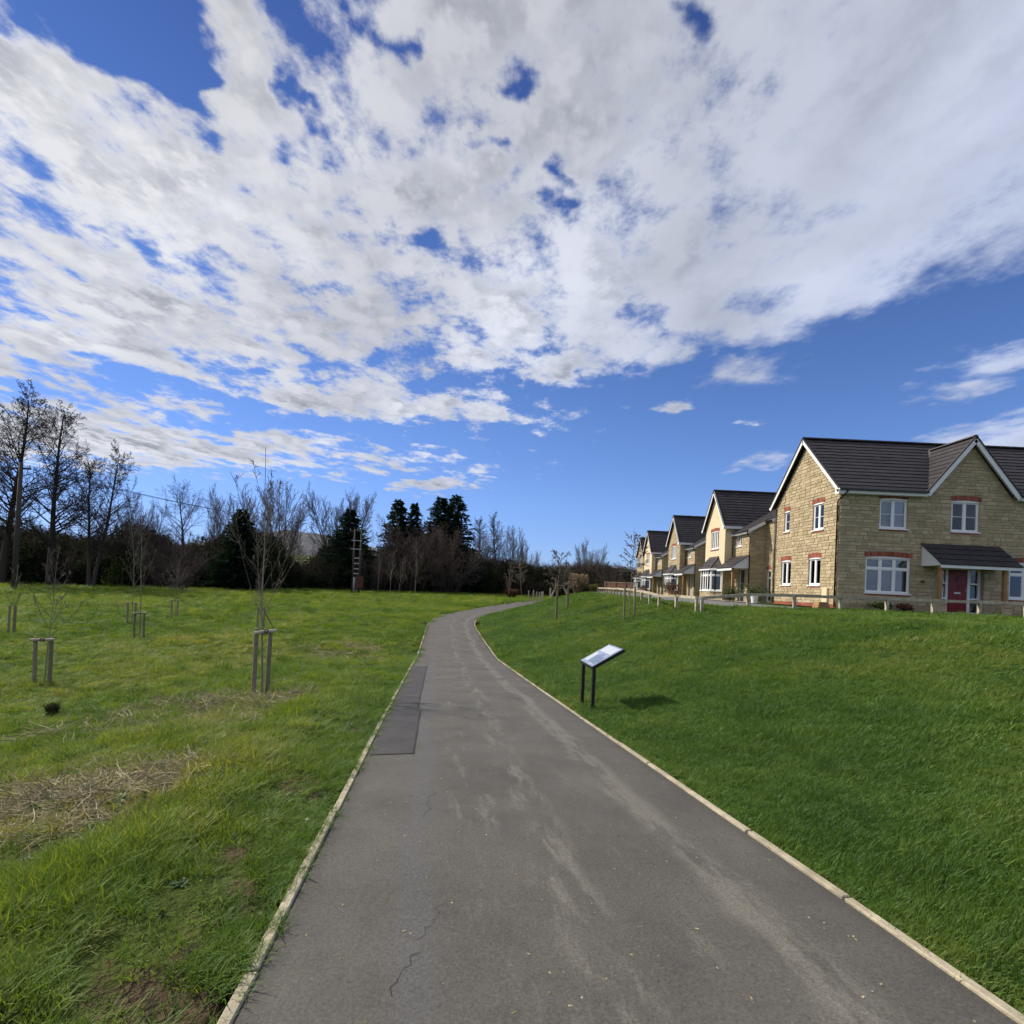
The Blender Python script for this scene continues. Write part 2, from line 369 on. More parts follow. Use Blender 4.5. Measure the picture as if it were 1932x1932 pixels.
# ground sheet: polar grid, fine near the viewer, reaching far past the horizon
def make_ground():
    rs = np.concatenate([[0.0], np.geomspace(.7, 4200, 330)])
    th = np.concatenate([np.arange(-60, 60, .36), np.arange(60, 300, 3.0)])
    th = np.radians(90 - th); n = len(th)
    X = np.outer(rs, np.cos(th)); Y = np.outer(rs, np.sin(th)); Z = terrain(X, Y)
    V = np.stack([X, Y, Z], -1).reshape(-1, 3)
    i, k = np.meshgrid(np.arange(len(rs) - 1), np.arange(n), indexing='ij'); k2 = (k + 1) % n
    Fq = np.stack([i * n + k, (i + 1) * n + k, (i + 1) * n + k2, i * n + k2], -1).reshape(-1, 4)[:, ::-1]
    me = bpy.data.meshes.new('ground'); me.vertices.add(len(V)); me.vertices.foreach_set('co', V.ravel())
    me.loops.add(Fq.size); me.loops.foreach_set('vertex_index', Fq.ravel().astype(np.int32))
    me.polygons.add(len(Fq)); me.polygons.foreach_set('loop_start', np.arange(0, Fq.size, 4, dtype=np.int32))
    me.update(calc_edges=True); me.polygons.foreach_set('use_smooth', np.ones(len(Fq), bool))
    sd, _ = path_sd(X, Y)
    a = me.attributes.new('side', 'FLOAT', 'POINT'); a.data.foreach_set('value', sd.ravel().astype(np.float32))
    me.validate()
    return me
def ground_mat():
    m, T, p = principled('turf')
    pos = T.node('ShaderNodeNewGeometry').outputs['Position']
    sd = T.node('ShaderNodeAttribute', attribute_name='side').outputs['Fac']
    right = T.mr(sd, -0.5, 0.5, 0, 1)
    n1 = T.noise(pos, .35, 4, .6); n2 = T.noise(pos, 2.2, 5, .65); n3 = T.noise(pos, 9.0, 5, .7)
    left = T.ramp(T.m('ADD', T.m('MULTIPLY', n1, .5), T.m('MULTIPLY', n2, .5)), [(.30, (.034, .052, .011)), (.5, (.056, .080, .015)), (.66, (.088, .100, .026))])
    rgt = T.ramp(T.m('ADD', T.m('MULTIPLY', n1, .45), T.m('MULTIPLY', n2, .55)), [(.32, (.022, .050, .009)), (.52, (.036, .074, .012)), (.70, (.056, .092, .018))])
    c = T.mix(right, left, rgt)
    soil = T.mr(T.noise(pos, 1.6, 5, .7), .44, .56, 0, 1, True)
    verge = T.mr(T.m('ABSOLUTE', T.m('SUBTRACT', T.m('ABSOLUTE', sd), 1.9)), .75, .35, 0, 1)
    lft = T.m('SUBTRACT', 1.0, right)
    c = T.mix(T.m('MULTIPLY', T.m('MULTIPLY', soil, verge), lft), c, (.085, .062, .038))
    c = T.mix(1.0, c, T.mix(T.mr(n3, .25, .75), (.55, .58, .6), (1.3, 1.3, 1.2)), 'MULTIPLY')
    T.put(p.inputs['Base Color'], c); p.inputs['Roughness'].default_value = .95; p.inputs['Specular IOR Level'].default_value = .1
    T.put(p.inputs['Normal'], T.bump(T.m('ADD', n3, T.m('MULTIPLY', n2, 2.5)), .9, .12))
    return m
ground = newobj('ground', make_ground(), ground_mat()); tag(ground, kind='structure')

# asphalt path
def path_frame(i):
    d = CLF[min(i + 1, len(CLF) - 1)] - CLF[max(i - 1, 0)]; d = d / np.linalg.norm(d); return CLF[i], d, np.array([d[1], -d[0]])
def make_path():
    us = np.linspace(-1, 1, 11) * HW; V = []; UV = []; s = 0
    for i in range(len(CLF)):
        c, d, n = path_frame(i)
        if i: s += np.linalg.norm(CLF[i] - CLF[i - 1])
        for u in us:
            q = c + n * u; V.append((q[0], q[1], zp(c[1]) + .012 * (1 - (u / HW) ** 2))); UV.append((u + HW, s))
    n = len(us); Fq = [(i * n + k, i * n + k + 1, (i + 1) * n + k + 1, (i + 1) * n + k) for i in range(len(CLF) - 1) for k in range(n - 1)]
    me = bpy.data.meshes.new('path'); me.from_pydata(V, [], Fq); uv = me.uv_layers.new(name='UVMap')
    for l in me.loops: uv.data[l.index].uv = UV[l.vertex_index]
    me.polygons.foreach_set('use_smooth', np.ones(len(Fq), bool)); me.update()
    return me, np.array(UV)
def asphalt(name, patch=False):
    m, T, p = principled(name)
    pos = T.node('ShaderNodeNewGeometry').outputs['Position']
    base = T.mix(T.mr(T.noise(pos, 1.1, 6, .65), .3, .7), (.056, .054, .050), (.088, .083, .075))
    fine = T.noise(pos, 70, 4, .8)
    if not patch:
        uv = T.sep(T.node('ShaderNodeUVMap').outputs[0])
        wob = T.m('MULTIPLY', T.m('SUBTRACT', T.noise(pos, .55, 4, .6), .5), .55)
        u = T.m('ADD', uv[0], wob)
        brk = T.noise(T.comb(T.m('MULTIPLY', uv[0], 2.6), T.m('MULTIPLY', uv[1], .55), 0.), 2.2, 7, .72)
        def streak(u0, w, lo, hi):
            d = T.m('ABSOLUTE', T.m('SUBTRACT', u, u0))
            return T.m('MULTIPLY', T.mr(d, w, w * .25, 0, 1, True), T.mr(brk, lo, hi, 0, 1, True))
        lite = T.m('MAXIMUM', streak(2.42, .20, .40, .56), T.m('MAXIMUM', streak(1.52, .22, .46, .62), streak(1.05, .35, .52, .70)))
        lite = T.m('MAXIMUM', lite, T.m('MULTIPLY', streak(2.05, .5, .56, .72), .7))
        base = T.mix(T.m('MULTIPLY', lite, .56), base, (.155, .148, .130))
        dk = streak(.62, .16, .25, .45)
        base = T.mix(T.m('MULTIPLY', dk, .55), base, (.075, .077, .084))
        edge = T.mr(T.m('ABSOLUTE', T.m('SUBTRACT', uv[0], HW)), HW - .14, HW - .02, 0, 1, True)
        base = T.mix(T.m('MULTIPLY', edge, .6), base, (.050, .047, .043))
        litter = T.mr(T.noise(pos, 38, 3, .6), .70, .74, 0, 1)
        base = T.mix(T.m('MULTIPLY', litter, .55), base, (.24, .21, .15))
    else:
        base = T.mix(T.mr(T.noise(pos, 2.3, 5, .6), .3, .7), (.032, .031, .034), (.052, .050, .052))
    base = T.mix(1.0, base, T.mix(T.mr(fine, .25, .75), (.48, .48, .48), (1.62, 1.6, 1.55)), 'MULTIPLY')
    T.put(p.inputs['Base Color'], base); T.put(p.inputs['Roughness'], T.mr(T.noise(pos, 3, 4, .6), .3, .7, .62, .85)); p.inputs['Specular IOR Level'].default_value = .28
    T.put(p.inputs['Normal'], T.bump(T.m('ADD', fine, T.m('MULTIPLY', T.noise(pos, 240, 2, .6), .6)), .55, .006))
    return m
pm, PUV = make_path()
path = newobj('path', pm, asphalt('worn_asphalt')); tag(path, kind='structure')
SLEN = np.concatenate([[0], np.cumsum(np.linalg.norm(np.diff(CLF, axis=0), axis=1))])
def on_path(s, u, dz=0.0):
    """point on the path: s metres along it, u metres right of its middle"""
    i = int(np.clip(np.searchsorted(SLEN, s) - 1, 0, len(CLF) - 2)); t = (s - SLEN[i]) / (SLEN[i + 1] - SLEN[i])
    c = CLF[i] * (1 - t) + CLF[i + 1] * t; d = CLF[min(i + 2, len(CLF) - 1)] - CLF[max(i - 1, 0)]; d = d / np.linalg.norm(d); n = np.array([d[1], -d[0]])
    q = c + n * u; return (q[0], q[1], float(zp(c[1])) + .012 * (1 - min(1, (u / HW) ** 2)) + dz)
def s_at_y(y): return float(np.interp(y, CLF[:, 1], SLEN))
# reinstated trench strip along the left edge: two laid lengths of newer, darker asphalt
def strip(name, s0, s1, u0, u1, mat, dz=.004, jag=0.0, ends=0.0):
    mb = MB(); n = max(2, int((s1 - s0) / .3)); prev = None
    for i in range(n + 1):
        s = s0 + (s1 - s0) * i / n; ja = jag * (rnd.random() - .5)
        a, b = on_path(s - ends, u0, dz), on_path(s + ends, u1 + ja, dz)
        if prev: mb.poly([prev[0], prev[1], b, a])
        prev = (a, b)
    o = mb.build(name, mat, path); return o
PATCH = asphalt('newer_asphalt', True); SEAM = simple('bitumen_seam', (.022, .021, .022), .7, .2, 20)
sa, sb, sc = s_at_y(5.9), s_at_y(8.6), s_at_y(16.2)
strip('asphalt_patch', sa, sb, -HW + .03, -HW + .50, PATCH, jag=.03, ends=.02)
strip('asphalt_patch', sb + .02, sc, -HW + .03, -HW + .455, PATCH, jag=.03)
strip('seam', sa - .012, sa + .014, -HW + .03, -HW + .50, SEAM, .0065, ends=.02)
strip('seam', sa, sb, -HW + .497, -HW + .512, SEAM, .0065, .022)
strip('seam', sb, sc, -HW + .452, -HW + .466, SEAM, .0065, .022)
# cracks
def crack(pts):
    mb = MB(); P = [on_path(s_at_y(y) if False else s, u, .003) for s, u in pts]
    for i in range(len(P) - 1):
        a, b = Vector(P[i]), Vector(P[i + 1]); d = (b - a).normalized(); n = Vector((d.y, -d.x, 0)) * (.0008 + .0014 * rnd.random())
        mb.poly([a - n, a + n, b + n * .8, b - n * .8])
    mb.build('crack', SEAM, path)
def wander(s0, s1, u0, u1, n):
    return [(s0 + (s1 - s0) * i / n + rnd.uniform(-.02, .02), u0 + (u1 - u0) * i / n + rnd.uniform(-.035, .035)) for i in range(n + 1)]
y0 = s_at_y(2.2)
crack(wander(y0 + .02, y0 + .28, -.95, -.86, 7)); crack(wander(y0 + .36, y0 + .70, -.86, -.74, 10)); crack(wander(s_at_y(4.1), s_at_y(4.75), -.86, -.80, 8))

# edging kerbs: one stone each near the viewer, the far ones joined
def kerb_stone(mb, s0, s1, side, dz):
    P = []
    for s in (s0, s1):
        for u in (HW + .002, HW + .056): P.append(on_path(s, side * u))
    a, b, c, d = P
    top = lambda p, o=0: (p[0], p[1], p[2] + dz + o); bot = lambda p: (p[0], p[1], p[2] - .12)
    q = [a, b, d, c] if side > 0 else [b, a, c, d]
    mb.hexa([bot(p) for p in q] + [top(p) for p in q])
send = s_at_y(44.0); far_k = MB()
for side in (-1, 1):
    s = .25 if side < 0 else .6
    while s < SLEN[-1] * .42:
        if s < send:
            mb = MB(); kerb_stone(mb, s, s + .905 + rnd.uniform(-.004, .004), side * (1 + rnd.uniform(-.003, .003)), rnd.uniform(.012, .022)); o = mb.build('kerb_stone', KERB, path)
            bv = o.modifiers.new('bevel', 'BEVEL'); bv.width = .006; bv.segments = 1
        else: kerb_stone(far_k, s, s + .905, side, .017)
        s += .915
o = far_k.build('kerb_row', KERB, path); tag(o, kind='stuff')

# road in front of the houses
def sheet(name, xs, ys, dz, mat, kind='structure'):
    V = [(x, y, zt(x, y) + dz) for y in ys for x in xs]; n = len(xs)
    Fq = [(i * n + k, i * n + k + 1, (i + 1) * n + k + 1, (i + 1) * n + k) for i in range(len(ys) - 1) for k in range(n - 1)]
    me = bpy.data.meshes.new(name); me.from_pydata(V, [], Fq); me.update(); o = newobj(name, me, mat); tag(o, kind=kind); return o
ROAD = simple('road_asphalt', (.13, .13, .135), .8, .2, 1.5, bump=.2)
sheet('road', np.arange(8.4, 13.0, .46), np.arange(21.0, 74, .8), .02, ROAD)
sheet('gravel_margin', np.arange(12.98, 14.13, .28), np.arange(27.9, 74, .8), .035, simple('pale_gravel', (.28, .25, .20), .9, .3, 14, bump=.5))

# ------------------------------------------------------------------ houses
def P3(O, D, N, s, n, z): return (O[0] + D[0] * s + N[0] * n, O[1] + D[1] * s + N[1] * n, O[2] + z)
def wall(parent, O, D, N, w, z0, z1, openings, mat, gable=0.0, name='wall', reveal=.11):
    mb = MB(); xs = sorted({0.0, w, *[a for o in openings for a in o[:2]]}); zs = sorted({z0, z1, *[a for o in openings for a in o[2:4]]})
    for i in range(len(xs) - 1):
        for k in range(len(zs) - 1):
            cx, cz = (xs[i] + xs[i + 1]) / 2, (zs[k] + zs[k + 1]) / 2
            if any(o[0] < cx < o[1] and o[2] < cz < o[3] for o in openings): continue
            mb.poly([P3(O, D, N, a, 0, b) for a, b in ((xs[i], zs[k]), (xs[i + 1], zs[k]), (xs[i + 1], zs[k + 1]), (xs[i], zs[k + 1]))])
    for o in openings:
        a, b, c, d = o[:4]
        for p, q in (((a, c), (b, c)), ((b, c), (b, d)), ((b, d), (a, d)), ((a, d), (a, c))):
            mb.poly([P3(O, D, N, p[0], 0, p[1]), P3(O, D, N, q[0], 0, q[1]), P3(O, D, N, q[0], -reveal - .12, q[1]), P3(O, D, N, p[0], -reveal - .12, p[1])])
    if gable: mb.poly([P3(O, D, N, 0, 0, z1), P3(O, D, N, w, 0, z1), P3(O, D, N, w / 2, 0, z1 + gable)])
    return mb.build(name, mat, parent)
def stone_list(w, z0, z1, openings, gable, rng, s_lo=0.0, s_hi=None, gc=None, ghw=None):
    out = []; z = z0; top = z1 + gable
    s_hi = w if s_hi is None else s_hi
    while z < top - .06:
        h = rng.choice((.105, .125, .14, .155, .18)); 
        if z < z1 < z + h + .05 and not gable: h = z1 - z
        h = min(h, top - z)
        if h < .06: break
        a0, a1 = s_lo, s_hi
        if z + h > z1 and gable:
            c = gc if gc is not None else w / 2; hw = ghw if ghw is not None else w / 2; k = max(0, hw * (1 - (z + h - z1) / gable)); a0, a1 = max(s_lo, c - k), min(s_hi, c + k)
        segs = [(a0, a1)]
        for o in openings:
            if o[2] < z + h - .02 and o[3] > z + .02:
                ns = []
                for a, b in segs:
                    if o[1] <= a or o[0] >= b: ns.append((a, b)); continue
                    if o[0] - a > .03: ns.append((a, o[0]))
                    if b - o[1] > .03: ns.append((o[1], b))
                segs = ns
        for a, b in segs:
            x = a
            if b - a < .05: continue
            while x < b - .03:
                l = rng.uniform(.20, .50) * (1.12 if h < .16 else .95)
                if b - (x + l) < .20: l = b - x
                if l > .75: l = l / 2
                out.append((x, x + l, z, z + h)); x += l
        z += h
    return out
def stone_geo(mb, O, D, N, st, rng):
    j = .0075; a, b, c, d = st[0] + j, st[1] - j, st[2] + j, st[3] - j
    if b - a < .02: return
    pr = .016 + rng.uniform(-.005, .010); k = .010; t = rng.random()
    back = [P3(O, D, N, x, 0.001, y) for x, y in ((a, c), (b, c), (b, d), (a, d))]
    jj = lambda: rng.uniform(-.004, .004)
    fr = [P3(O, D, N, x + jj(), pr + jj() * .8, y + jj()) for x, y in ((a + k, c + k), (b - k, c + k), (b - k, d - k), (a + k, d - k))]
    i = len(mb.v); mb.v.extend(back + fr)
    for f in ((4, 5, 6, 7), (0, 1, 5, 4), (1, 2, 6, 5), (2, 3, 7, 6), (3, 0, 4, 7)): mb.f.append(tuple(i + q for q in f)); mb.t.append(t)
ARCH = .30
def grow_open(os): return [(o[0] - .0, o[1] + .0, o[2], o[3] + (ARCH if o[4] else 0)) for o in os]
def brick_arch(parent, O, D, N, s0, s1, z1, rise=.055, h=.215):
    mb = MB(); s0 -= .07; s1 += .07; n = max(6, int((s1 - s0) / .075)); c = (s0 + s1) / 2; hw = (s1 - s0) / 2
    for i in range(n):
        a, b = s0 + (s1 - s0) * i / n + .005, s0 + (s1 - s0) * (i + 1) / n - .005
        m = (a + b) / 2; zb = z1 + rise * (1 - ((m - c) / hw) ** 2); k = (m - c) / hw * .012
        t = rnd.random(); g = lambda x, nn, z: P3(O, D, N, x, nn, z)
        q = [g(a, .024, zb), g(b, .024, zb), g(b, .001, zb), g(a, .001, zb), g(a + k, .024, zb + h), g(b + k, .024, zb + h), g(b + k, .001, zb + h), g(a + k, .001, zb + h)]
        mb.hexa(q, t)
    mb.build('brick_arch', BRICK, parent)
    hd = MB(); n = 10
    for i in range(n):
        a, b = s0 + .07 + (s1 - s0 - .14) * i / n, s0 + .07 + (s1 - s0 - .14) * (i + 1) / n
        za, zb2 = [z1 + rise * (1 - ((x - c) / hw) ** 2) + .004 for x in (a, b)]
        hd.poly([P3(O, D, N, a, .006, z1 - .03), P3(O, D, N, b, .006, z1 - .03), P3(O, D, N, b, .006, zb2), P3(O, D, N, a, .006, za)])
    return hd
def window(parent, O, D, N, s0, s1, z0, z1, cols, transom=0.0, bar=False, arch=True, inside='curtain', sill=True, n_in=-.06):
    mb = MB(); fw = .062; n0, n1 = n_in - .05, n_in + .02
    bx = lambda a, b, c, d, p=n0, q=n1, M_=None: (M_ or mb).obox(O, D, N, a, b, p, q, c, d)
    bx(s0, s0 + fw, z0, z1); bx(s1 - fw, s1, z0, z1); bx(s0 + fw, s1 - fw, z0, z0 + fw); bx(s0 + fw, s1 - fw, z1 - fw, z1)
    iw = (s1 - s0 - 2 * fw); cw = iw / cols; zt_ = z1 - fw - transom if transom else None
    for i in range(1, cols): bx(s0 + fw + cw * i - .045, s0 + fw + cw * i + .045, z0 + fw, z1 - fw)
    cells = []
    for i in range(cols):
        a = s0 + fw + cw * i + (.045 if i else 0); b = s0 + fw + cw * (i + 1) - (.045 if i < cols - 1 else 0)
        if zt_: bx(a, b, zt_ - .04, zt_ + .04); cells += [(a, b, z0 + fw, zt_ - .04), (a, b, zt_ + .04, z1 - fw)]
        else: cells.append((a, b, z0 + fw, z1 - fw))
    if arch: hd = brick_arch(parent, O, D, N, s0, s1, z1); b0 = len(mb.v); mb.v += hd.v; mb.f += [tuple(b0 + i for i in f) for f in hd.f]; mb.t += hd.t
    for a, b, c, d in cells:                                  # slim sash round every pane
        for q in ((a, a + .03, c, d), (b - .03, b, c, d), (a + .03, b - .03, c, c + .03), (a + .03, b - .03, d - .03, d)): bx(*q, n0 + .01, n1 - .012)
        if bar: bx(a + .03, b - .03, (c + d) / 2 - .011, (c + d) / 2 + .011, n0 + .03, n1 - .03)
    w = mb.build('window', WHITE, parent)
    for a, b, c, d in cells:
        g = MB(); g.obox(O, D, N, a + .028, b - .028, n0 + .026, n0 + .036, c + .028, d - .028); g.build('pane', GLASS, w)
    if sill:
        g = MB(); g.obox(O, D, N, s0 - .05, s1 + .05, n0, .06, z0 - .05, z0 - .003); g.build('sill', WHITE, w)
        if arch:
            g = MB(); n = max(5, int((s1 - s0) / .2))
            for i in range(n): g.obox(O, D, N, s0 - .03 + (s1 - s0 + .06) * i / n + .004, s0 - .03 + (s1 - s0 + .06) * (i + 1) / n - .004, .001, .028, z0 - .118, z0 - .054, rnd.random())
            g.build('brick_sill', BRICK, w)
    g = MB()
    if inside == 'blind':
        k = int((z1 - z0 - .1) / .045)
        for i in range(k):
            z = z1 - .06 - i * .045; p = [P3(O, D, N, s0 + .06, n0 - .05, z), P3(O, D, N, s1 - .06, n0 - .05, z), P3(O, D, N, s1 - .06, n0 - .075, z - .036), P3(O, D, N, s0 + .06, n0 - .075, z - .036)]; g.poly(p)
        g.build('blind', BLIND, w)
    elif inside == 'curtain':
        n = int((s1 - s0) / .05)
        for i in range(n):
            a, b = s0 + .05 + (s1 - s0 - .1) * i / n, s0 + .05 + (s1 - s0 - .1) * (i + 1) / n; o1, o2 = [n0 - .09 - .03 * (q % 2) for q in (i, i + 1)]
            f = abs((a + b) / 2 - (s0 + s1) / 2) / ((s1 - s0) / 2)
            if f < .30 and cols > 1: continue
            g.poly([P3(O, D, N, a, o1, z0), P3(O, D, N, b, o2, z0), P3(O, D, N, b, o2, z1), P3(O, D, N, a, o1, z1)])
        g.build('curtain', CURTAIN, w)
    g = MB(); q = n0 - .8; e = .25                                  # a dim room behind the glass
    c8 = [P3(O, D, N, s, n, z) for n in (n0 - .12, q) for s, z in ((s0 - e, z0 - e), (s1 + e, z0 - e), (s1 + e, z1 + e), (s0 - e, z1 + e))]
    for f in ((4, 5, 6, 7), (0, 1, 5, 4), (1, 2, 6, 5), (2, 3, 7, 6), (3, 0, 4, 7)): g.poly([c8[i] for i in f])
    g.build('room', DARKROOM, w)
    return w
def courses(roof, P0, A, Sd, n, e, spans, thick=.036, over=.05):
    P0, A, Sd = Vector(P0), Vector(A), Vector(Sd); Nn = A.cross(Sd).normalized()
    if Nn.z < 0: Nn = -Nn
    for i in range(n):
        s0, s1 = i * e, i * e + e + over
        for a0, a1, b0, b1 in spans(s0, s1):
            if a1 - a0 < .02: continue
            mb = MB(); t = rnd.uniform(.3, .7)
            m = max(1, int((a1 - a0) / .33)); jt = [rnd.uniform(-.003, .003) for _ in range(m + 1)]
            for k in range(m):
                f0, f1 = k / m, (k + 1) / m
                l0, l1 = P0 + Sd * s0 + A * (a0 + (a1 - a0) * f0), P0 + Sd * s0 + A * (a0 + (a1 - a0) * f1)
                u0, u1 = P0 + Sd * s1 + A * (b0 + (b1 - b0) * f0), P0 + Sd * s1 + A * (b0 + (b1 - b0) * f1)
                th = thick + jt[k]; tt = min(1, max(0, t + rnd.uniform(-.25, .25)))
                mb.poly([l0 + Nn * th, l1 + Nn * th, u1 + Nn * .008, u0 + Nn * .008], tt); mb.poly([l0, l1, l1 + Nn * th, l0 + Nn * th], tt)
                if k == 0: mb.poly([l0, l0 + Nn * th, u0 + Nn * .008, u0], tt)
                if k == m - 1: mb.poly([l1 + Nn * th, l1, u1, u1 + Nn * .008], tt)
            mb.build('tile_course', TILE, roof)
def ridge_tiles(roof, a, b, r=.11):
    a, b = Vector(a), Vector(b); L = (b - a).length; n = max(2, int(L / .45)); mb = MB()
    for i in range(n):
        p, q = a + (b - a) * (i / n + .0002), a + (b - a) * ((i + 1) / n - .0002); d = (b - a).normalized(); x = Vector((-d.y, d.x, 0))
        for k in range(4):
            t0, t1 = math.pi * k / 4, math.pi * (k + 1) / 4
            f = lambda c, t: c + x * (math.cos(t) * r) + Vector((0, 0, math.sin(t) * r * .8 + .01))
            mb.poly([f(p, t0), f(q, t0), f(q, t1), f(p, t1)])
    mb.build('ridge_tile', RIDGE, roof)
def pipe(parent, pts, r=.034, name='downpipe'):
    mb = MB(); mb.tube(pts, r, 8); return mb.build(name, BLACKP, parent, True)

def corner_house():
    H = empty('stone_house', (14.15, 22.3, 1.12), 'large honey stone house with red front door and central gable, nearest on the right', 'house')
    w, dp, eh, gc, ghw, gr = 11.2, 5.4, 5.15, 5.62, 1.86, 2.35
    O1, D1, N1 = (0, 0, 0), (1, 0, 0), (0, -1, 0)
    fo = [(1.74, 2.94, 3.57, 4.84, 1), (1.2, 3.15, .75, 2.29, 1), (4.86, 6.07, 3.57, 4.88, 1), (7.47, 9.42, .75, 2.29, 1), (8.2, 9.4, 3.57, 4.84, 1), (4.52, 6.38, 0, 1.98, 0)]
    mb = MB(); wall(H, O1, D1, N1, w, 0, eh, fo, MORTAR)
    g = MB(); g.poly([(gc - ghw, 0, eh), (gc + ghw, 0, eh), (gc, 0, eh + gr)]); g.build('gable_wall', MORTAR, H)
    O2, D2, N2 = (0, dp, 0), (0, -1, 0), (-1, 0, 0)
    so_ = [(dp - 1.99, dp - 1.14, 3.58, 4.80, 1), (dp - 4.53, dp - 4.02, 3.77, 4.80, 1), (dp - 2.18, dp - 1.25, 1.0, 2.25, 1), (dp - 4.66, dp - 3.74, 1.0, 2.23, 1)]
    wall(H, O2, D2, N2, dp, 0, eh, so_, MORTAR, gable=2.7)
    wall(H, (w, 0, 0), (0, 1, 0), (1, 0, 0), dp, 0, eh, [], MORTAR, gable=2.7); wall(H, (w, dp, 0), (-1, 0, 0), (0, 1, 0), w, 0, eh, [], MORTAR)
    # stones
    rng = random.Random(3)
    A = [(s, 0) for s in stone_list(w, .0, eh, grow_open(fo), gr, rng, gc=gc, ghw=ghw)]
    B = [(s, 1) for s in stone_list(dp, .15, eh, grow_open(so_), 2.7, rng)]
    def size(q):
        s, k = q; a = (s[1] - s[0]) * (s[3] - s[2])
        return 0 if (k == 0 and s[0] > 8.3) else a * (1.0 if k == 0 else .42)
    allst = sorted(A + B, key=size, reverse=True); rest = MB(); rest2 = MB()
    for i, (s, k) in enumerate(allst):
        fr_ = (O1, D1, N1) if k == 0 else (O2, D2, N2)
        if i < 300:
            m1 = MB(); stone_geo(m1, *fr_, s, rng); m1.build('stone', STONE, H)
        else: stone_geo(rest, *fr_, s, rng)
    tag(rest.build('stonework', STONE, H), kind='stuff')
    pb = MB()
    for i in range(20):
        a = dp * i / 20; pb.obox(O2, D2, N2, a + .004, a + dp / 20 - .004, .001, .02, .004, .07, rnd.random()); pb.obox(O2, D2, N2, a + .004 + .1 * (i % 1), a + dp / 20 - .004, .001, .02, .078, .142, rnd.random())
    pb.build('brick_plinth', BRICK, H)
    window(H, O1, D1, N1, *fo[0][:4], 2, bar=True); window(H, O1, D1, N1, *fo[1][:4], 3, transom=.42, inside='blind'); window(H, O1, D1, N1, *fo[2][:4], 2, bar=True)
    window(H, O1, D1, N1, *fo[3][:4], 3, transom=.42); window(H, O1, D1, N1, *fo[4][:4], 2, bar=True)
    window(H, O2, D2, N2, *so_[0][:4], 2, bar=True); window(H, O2, D2, N2, *so_[1][:4], 1, bar=True); window(H, O2, D2, N2, *so_[2][:4], 2); window(H, O2, D2, N2, *so_[3][:4], 2)
    # door with side lights
    def b(a, c, z0, z1, n0=-.26, n1=-.16, mbx=None): mbx.obox(O1, D1, N1, a, c, n0, n1, z0, z1)
    f = MB()
    for a, c in ((4.52, 4.60), (4.86, 4.95), (5.81, 5.93), (6.28, 6.38)): b(a, c, 0, 1.98, mbx=f)
    for a, c in ((4.60, 4.86), (5.93, 6.28)):
        for z in (0, .62, 1.28, 1.90): b(a, c, z, z + .07, mbx=f)
    b(4.95, 5.81, 1.92, 1.98, mbx=f); b(4.95, 5.81, 0, .04, -.26, -.12, f)
    fr = f.build('door_frame', WHITE, H)
    for a, c in ((4.60, 4.86), (5.93, 6.28)):
        for z in (.07, .69, 1.35):
            g = MB(); b(a, c, z, z + (.55 if z < 1.3 else .55), -.22, -.21, g); g.build('pane', GLASS, fr)
    g = MB(); b(4.6, 6.3, 0, 1.95, -.9, -.85, g); g.build('hall', DARKROOM, fr)
    d = MB(); b(4.955, 5.805, .045, 1.915, -.235, -.185, d)
    for a, c in ((5.03, 5.34), (5.42, 5.73)):
        b(a, c, .18, .72, -.185, -.172, d); b(a, c, 1.05, 1.28, -.185, -.172, d)
    dr = d.build('door', DOORRED, H)
    g = MB(); b(5.24, 5.52, .86, .93, -.185, -.165, g); g.build('letterbox', STEELG, dr)
    g = MB(); q = [(5.38, 1.42), (5.46, 1.50), (5.38, 1.58), (5.30, 1.50)]; g.poly([P3(O1, D1, N1, x, -.166, z) for x, z in q][::-1]); g.build('door_light', DOORDK, dr)
    g = MB(); g.tube([P3(O1, D1, N1, 5.74, -.15, .98), P3(O1, D1, N1, 5.74, -.15, 1.12)], .014, 8); g.build('door_handle', STEELG, dr)
    # main roof
    x0, x1 = -.22, w + .22; ez = eh + .02; ey = -.26; hh = dp / 2 - ey; n = 15; sl = hh * math.sqrt(2); e = sl / n
    dk = MB(); c45 = math.sqrt(.5); hv = 1.98; rv = 2.46
    sv = rv / c45
    F_ = lambda x, s: (x, ey + s * c45, ez + s * c45); Bk = lambda x, s: (x, dp - ey - s * c45, ez + s * c45)
    dk.poly([F_(x0, 0), F_(gc - hv, 0), F_(gc, sv), F_(gc, sl), F_(x0, sl)]); dk.poly([F_(gc + hv, 0), F_(x1, 0), F_(x1, sl), F_(gc, sl), F_(gc, sv)])
    dk.poly([Bk(x1, 0), Bk(x0, 0), Bk(x0, sl), Bk(x1, sl)])
    dq = [(gc - hv, -.2), (gc, -.2)]
    vy = lambda h: ey + h
    dk.poly([(gc - hv, -.2, ez + .03), (gc, -.2, ez + .03 + rv), (gc, vy(rv), ez + .03 + rv), (gc - hv, vy(0), ez + .03)]); dk.poly([(gc, -.2, ez + .03 + rv), (gc + hv, -.2, ez + .03), (gc + hv, vy(0), ez + .03), (gc, vy(rv), ez + .03 + rv)])
    roof = dk.build('roof', TILE, H)
    def spans(s0, s1):
        g0, g1 = [max(0, hv * (1 - s * c45 / rv)) for s in (s0, s1)]
        if g0 <= .01: return [(x0, x1, x0, x1)]
        return [(x0, gc - g0, x0, gc - g1), (gc + g0, x1, gc + g1, x1)]
    courses(roof, (0, ey, ez), (1, 0, 0), (0, c45, c45), n, e, spans)
    courses(roof, (0, dp - ey, ez), (1, 0, 0), (0, -c45, c45), n, e, lambda a, b_: [(x0, x1, x0, x1)])
    ph = math.atan2(rv, hv); L = math.hypot(rv, hv); n2 = 11
